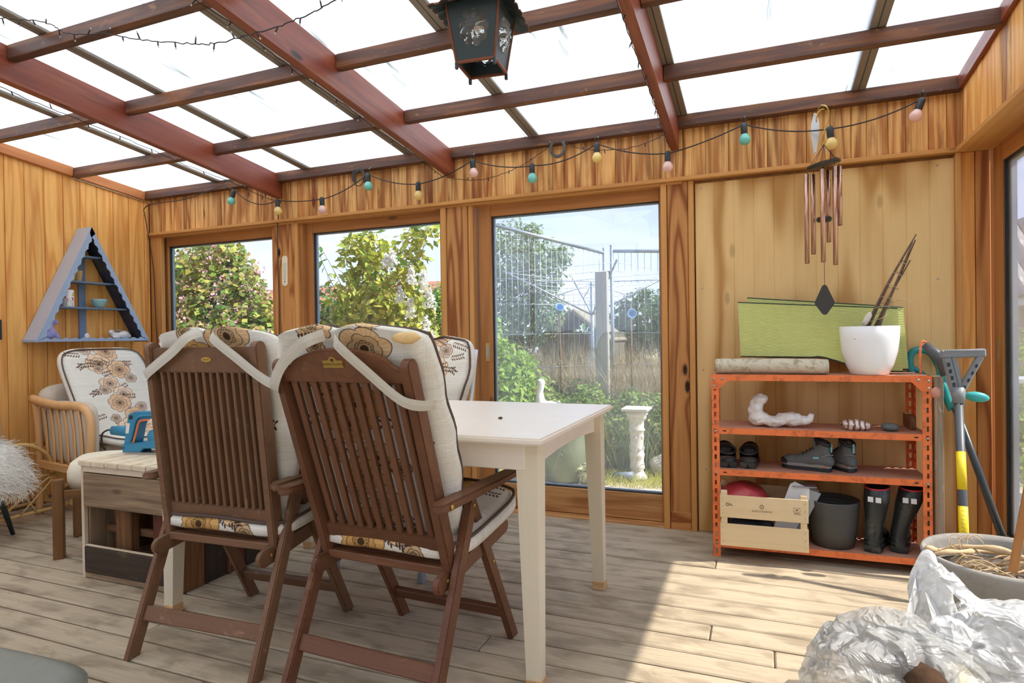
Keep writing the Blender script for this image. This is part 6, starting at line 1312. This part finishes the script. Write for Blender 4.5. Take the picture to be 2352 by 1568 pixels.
grass('dry_grass', 'far field of straw coloured grass beyond the timber post', (-4.5,-.5), (9,13), GZ, 1.0, 3500, L_dry, 42, .008)
grass('green_grass', 'fresh green grass growing around the hedge outside the door', (-2.9,-.6), (5.55,6.6), GZ, .62, 6000, leafmat('mixed grass', S4('7C9C44','B4B868','5E8236','C8BC84')), 43)
grass('grass_tuft', 'short grass tufts on the sandy ground right outside the door', (-1.35,-.65), (5.05,5.5), GZ, .09, 900, L_yel, 44, .003, .5)
grass('grass_tuft', 'thin grass tufts on the sandy ground left of the white pedestal', (-2.3,-1.4), (5.1,5.5), GZ, .07, 600, L_yel, 45, .003, .5)
# fence with tubular frame and wires
M_galv = plain('galvanised steel', S('A4AEB0'), .4, .7, .08)
fn = thing('mesh_fence', 'galvanised tubular site fence with thin wires behind the garden door', 'fence', (0,0,0))
fa, fb2 = V(-2.75,6.0,0), V(-1.70,7.15,0)
def up_(p, z): return V(p.x,p.y,z)
tube('top_tube', M_galv, fn, [up_(fa,2.32),up_(fb2,2.06)], .020, 8); tube('upright_tube', M_galv, fn, [up_(fb2,GZ),up_(fb2,2.12)], .022, 8)
fc2, fd2 = V(-1.60,7.1,0), V(-.45,7.4,0)
tube('top_tube', M_galv, fn, [up_(fc2,2.07),up_(fd2,2.03)], .020, 8); tube('upright_tube', M_galv, fn, [up_(fc2,GZ),up_(fc2,2.14)], .022, 8); blk('clamp', M_iron, fn, (-1.70,7.10,1.80), (-1.60,7.14,1.84), .002)
for a, b_, za, zb_2, n_ in ((fa,fb2,2.32,2.06,22),(fc2,fd2,2.07,2.03,16)):
    for q in range(1,n_):
        p = a+(b_-a)*q/n_; zt_ = za+(zb_2-za)*q/n_; tube('wire', M_galv, fn, [up_(p,.25),up_(p,zt_)], .0025, 4)
    for z_ in (1.72,1.45,1.12,.75): tube('wire', M_galv, fn, [up_(a,z_),up_(b_,z_)], .004, 4)
ps = thing('fence_post', 'thick grey weathered timber post standing in front of the mesh fence', 'post', (0,0,0)); M_greypost = wood('silver grey timber', S('B4B2A8'), S('8A8880'), fine=.4, rings=.2, knots=.2, var=.05, rough=.85)
blk('timber', M_greypost, ps, (-1.675,6.60,GZ), (-1.545,6.70,1.79), .005)
dr = thing('rotary_dryer', 'rotary washing line with thin lines stretched between its arms', 'washing line', (-2.02,7.8,0))
tube('pole', M_galv, dr, [(0,0,GZ),(0,0,1.78)], .022, 10)
for a in (.5,2.07,3.64,5.21):
    tube('arm', M_galv, dr, [(0,0,1.36),(1.15*math.cos(a),1.15*math.sin(a),1.93)], .013, 6); tube('stay', M_galv, dr, [(0,0,1.76),(.5*math.cos(a),.5*math.sin(a),1.60)], .006, 5)
for r_ in (.35,.5,.65,.8,.95,1.1):
    for q in range(4):
        a, b_ = .5+q*PI/2, .5+(q+1)*PI/2; z_ = 1.36+.57*r_/1.15; tube('line', M_whitemetal, dr, [(r_*math.cos(a),r_*math.sin(a),z_),(r_*math.cos(b_),r_*math.sin(b_),z_)], .003, 4)
M_lbl = plain('light blue plastic', S('6FA6D6'), .4, 0, .05)
for (x,y,z,rx,lb) in ((-2.10,6.6,1.37,.9,'light blue cup tilted on a stick left of the timber post'),(-1.30,6.6,1.31,1.4,'light blue cup on a stick right of the timber post')):
    tag(lathe('blue_cup', M_lbl, None, [(.035,0),(.042,.08),(.052,.085),(.05,.09),(.04,.084),(.032,.004),(0,.004)], 16, T(x,y,z)@Rx(rx)@Ry(.5)), lb, 'cup')
    tag(tube('garden_stake', M_stem, None, [(x+.01,y+.05,GZ),(x,y+.05,z+.12)], .010, 6), 'thin wooden stake holding the %s blue cup' % ('left' if x < -2 else 'right'), 'stake')
hut = thing('garden_hut', 'small dark thatched garden hut with round topped door in the overgrown back', 'hut', (-2.75,9.6,0))
blk('wall', plain('weathered hut wall', S('6E6C62'), .9, 0, .15), hut, (-.6,.0,GZ), (.6,.9,1.15), .01)
M_thatch = plain('thatch', S('8E8874'), .95, 0, .3, 30, 1, 60)
for s in (-1,1): bar('thatch_slope', M_thatch, hut, (s*.62,.40,1.0), (0,.40,1.50), 1.3, .07, (0,0,1), .02)
prism('door_leaf', plain('dark hut door', S('6E6454'), .9, 0, .2), hut, [(-.25,GZ),(.25,GZ)]+[(.25*math.cos(a),.62+.25*math.sin(a)) for a in [i_*PI/8 for i_ in range(9)]], .04, T(.15,-.02,0)@Rx(PI/2), .005)
# stork, pedestal, pots, stones
stx = thing('stork_figure', 'white garden stork figure with orange bill standing in the hedge', 'garden figure', (-1.915,5.60,GZ), .3)
fuse('body', plain('white painted figure', S('F2F2EE'), .5, 0, .04), stx, [('s',(.03,0,.54),(.13,.075,.10)),('c',(-.05,0,.60),(-.06,0,.72),.055,.034),('c',(-.06,0,.72),(-.045,0,.80),.034,.038),('s',(-.045,0,.815),(.042,.036,.038)),('c',(.10,0,.50),(.19,0,.44),.05,.02)], .01)
ico('wing', plain('grey wing', S('B4B8B8'), .6, 0, .1), stx, .001, 3, (115,30,70), Ry(.4), (.06,-.06,.53), .08, 3); ico('wing', bpy.data.materials['grey wing'], stx, .001, 3, (115,30,70), Ry(.4), (.06,.06,.53), .08, 3)
lathe('bill', plain('orange bill', S('E0906C'), .5, 0, .05), stx, [(.016,0),(.010,.08),(0,.17)], 8, T(-.075,0,.81)@Ry(PI+.45)); ico('eye', M_eyeb, stx, .006, 1, (1,1,1), None, (-.065,-.033,.825))
for s in (-1,1): tube('leg', plain('red leg', S('B06A50'), .6, 0, .1) if s < 0 else bpy.data.materials['red leg'], stx, [(.03,s*.03,.47),(.03,s*.03,.0)], .010, 6)
pd = thing('pedestal', 'white ornamental plaster pedestal with square capital outside the door', 'pedestal', (-1.015,5.40,GZ)); M_plas = plain('weathered plaster', S('E6E2D8'), .8, 0, .1, 20, .8, 70, .2, dirt=S('A8A090'), dirtamt=.5, dscale=30)
blk('capital', M_plas, pd, (-.115,-.115,.600), (.115,.115,.625), .006)
lathe('column', M_plas, pd, [(.085,0),(.090,.02),(.060,.06),(.052,.08),(.066,.10),(.062,.13),(.056,.16),(.062,.20),(.066,.22),(.058,.235),(.058,.40),(.066,.425),(.072,.43),(.062,.445),(.062,.50),(.088,.56),(.098,.575),(.085,.598)], 28)
for q in range(12): a = q*PI/6; ico('relief_leaf', M_plas, pd, .001, 1, (14,8,30), Rz(a+PI/2), (.078*math.cos(a),.078*math.sin(a),.545)); ico('relief_scroll', M_plas, pd, .001, 1, (9,5,22), Rz(a+PI/2), (.060*math.cos(a),.060*math.sin(a),.27+.10*(q%2)))
gpt = thing('garden_urn', 'big mossy green glazed garden pot outside, behind the table legs', 'pot', (-1.60,5.15,GZ)); lathe('body', plain('mossy green glaze', S('7A8468'), .4, 0, .15, 8), gpt, [(.13,0),(.16,.03),(.20,.20),(.22,.32),(.20,.40),(.21,.42),(.19,.43),(.17,.38),(0,.36)], 32)
for q in range(5): tube('incised_curl', plain('pale glaze line', S('A8AC8C'), .5,0,.05) if q == 0 else bpy.data.materials['pale glaze line'], gpt, [(.03+.022*(1-q*.16)*math.cos(a),-.214+.004*q*0,.25+.026*(1-q*.16)*math.sin(a)) for a in [i_*PI/7 for i_ in range(12)]], .002, 4)
shrub('variegated_plant', 'small cream variegated plant at the foot of the green garden pot', 'plant', (-1.35,5.15,GZ), [(-1.36,5.10,-.06,.11,.1,.09)], 260, .05, leafmat('variegated leaves', S4('E8E4C4','C8D0A0','F0ECD8')), .6, 51, (), 0)
for i,(x,y,s,lb) in enumerate(((-.80,5.62,.13,'grey boulder right of the white pedestal'),(-.66,5.75,.10,'brown boulder farther right of the white pedestal'),(-1.22,5.72,.09,'small dark stone left of the white pedestal'))):
    tag(ico('boulder', plain('boulder stone %d' % i, [S('C4BEB4'),S('A8907C'),S('8A8478')][i%3], .85, 0, .15, 10, .6, 30), None, s, 3, (1.1,.8,.9), Rz(i), (x,y,GZ+s*.6), .35, 1.6, i), lb, 'stone')
tag(tube('drain_pipe_piece', plain('slate blue plastic', S('6E7C88'), .5, 0, .1), None, [(-1.20,5.30,GZ+.035),(-1.03,5.28,GZ+.045)], [.03,.045], 12), 'short slate blue plastic pipe lying by the pedestal foot', 'pipe')
for i,(x,y,z,lb) in enumerate(((-1.92,6.0,.42,'dandelion clock just right of the stork'),(-1.60,5.95,.30,'dandelion clock in the hedge near the table corner'),(-.72,5.45,.12,'dandelion clock at the right door edge'))):
    t = thing('dandelion', lb, 'dandelion', (x,y,0)); P = np.random.default_rng(i).normal(0,1,(160,3)); P /= np.linalg.norm(P,axis=1)[:,None]; stuff(mk('seed_head', fastmesh('seed_head', *leafarr(P*.024+np.array([0,0,z]), P, .012, .5, i)), L_white, t)); tube('stalk', L_bright, t, [(0,0,GZ),(0,0,z)], .003, 5)
# houses: red roof far left, tiled house to the right
rh = thing('house', 'distant house with red brown roof low behind the middle window', 'house', (-14,18,0))
blk('wall', plain('pale render', S('D8CCBC'), .9, 0, .05), rh, (-4,0,GZ), (3.5,3,2.0), .01)
M_redroof = plain('red roof', S('A87458'), .8, 0, .15, 4)
for k_ in range(8): bar('roof_course', M_redroof, rh, (-4.3,-.3+k_*.22,1.95+k_*.15), (3.8,-.3+k_*.22,1.95+k_*.15), .26, .05, V(0,-.56,.83), .01)
th = thing('house', 'neighbouring house with dark pantile roof to the right of the corner window', 'house', (4.6,8.8,0))
blk('wall', M_greypost, th, (-2.4,.0,GZ), (4,4,1.45), .01); M_tile = plain('grey roof tile', S('6A6C70'), .5, 0, .2, 20)
fasc = blk('fascia', plain('white fascia', S('C8CCCC'), .6, 0, .05), th, (-2.6,-.34,1.36), (4.2,-.28,1.52), .005)
tl0 = padme(.22,.26,.05,lambda x,y,z: V(x,y,z+.018*math.cos(x*28)),nu=6,nv=2,nt=1)
Mr = frame((0,0,0),(1,0,0),(0,.76,.65))
for r_ in range(8):
    for c_ in range(14): mk('roof_tile', tl0, M_tile, th, T(-2.5+c_*.20,-.30+r_*.155,1.52+r_*.125+.01*(c_%2))@Mr)
blk('roof_deck', M_gasket, th, (-2.6,.95,2.35), (4.2,4,2.5), .01)
shrub('hedge', 'leafy garden hedge in front of the neighbouring tiled house', 'hedge', (2.6,7.0,GZ), [(2.4,7.2,.55,.7,.5,.55),(3.2,7.2,.6,.7,.5,.6),(1.8,7.0,.2,.6,.5,.4),(2.5,6.2,-.05,.7,.4,.25)], 7000, .07, L_bright, .6, 61, (), 5)
ts_ = thing('trestle_table', 'pale garden bench rail crossing the view through the corner window', 'bench', (2.1,5.6,0))
blk('seat_plank', M_whitemetal, ts_, (-.5,0,.70), (.9,.3,.735), .004)
for x in (-.4,.8): blk('leg', M_whitemetal, ts_, (x,.05,GZ), (x+.04,.25,.70), .004)
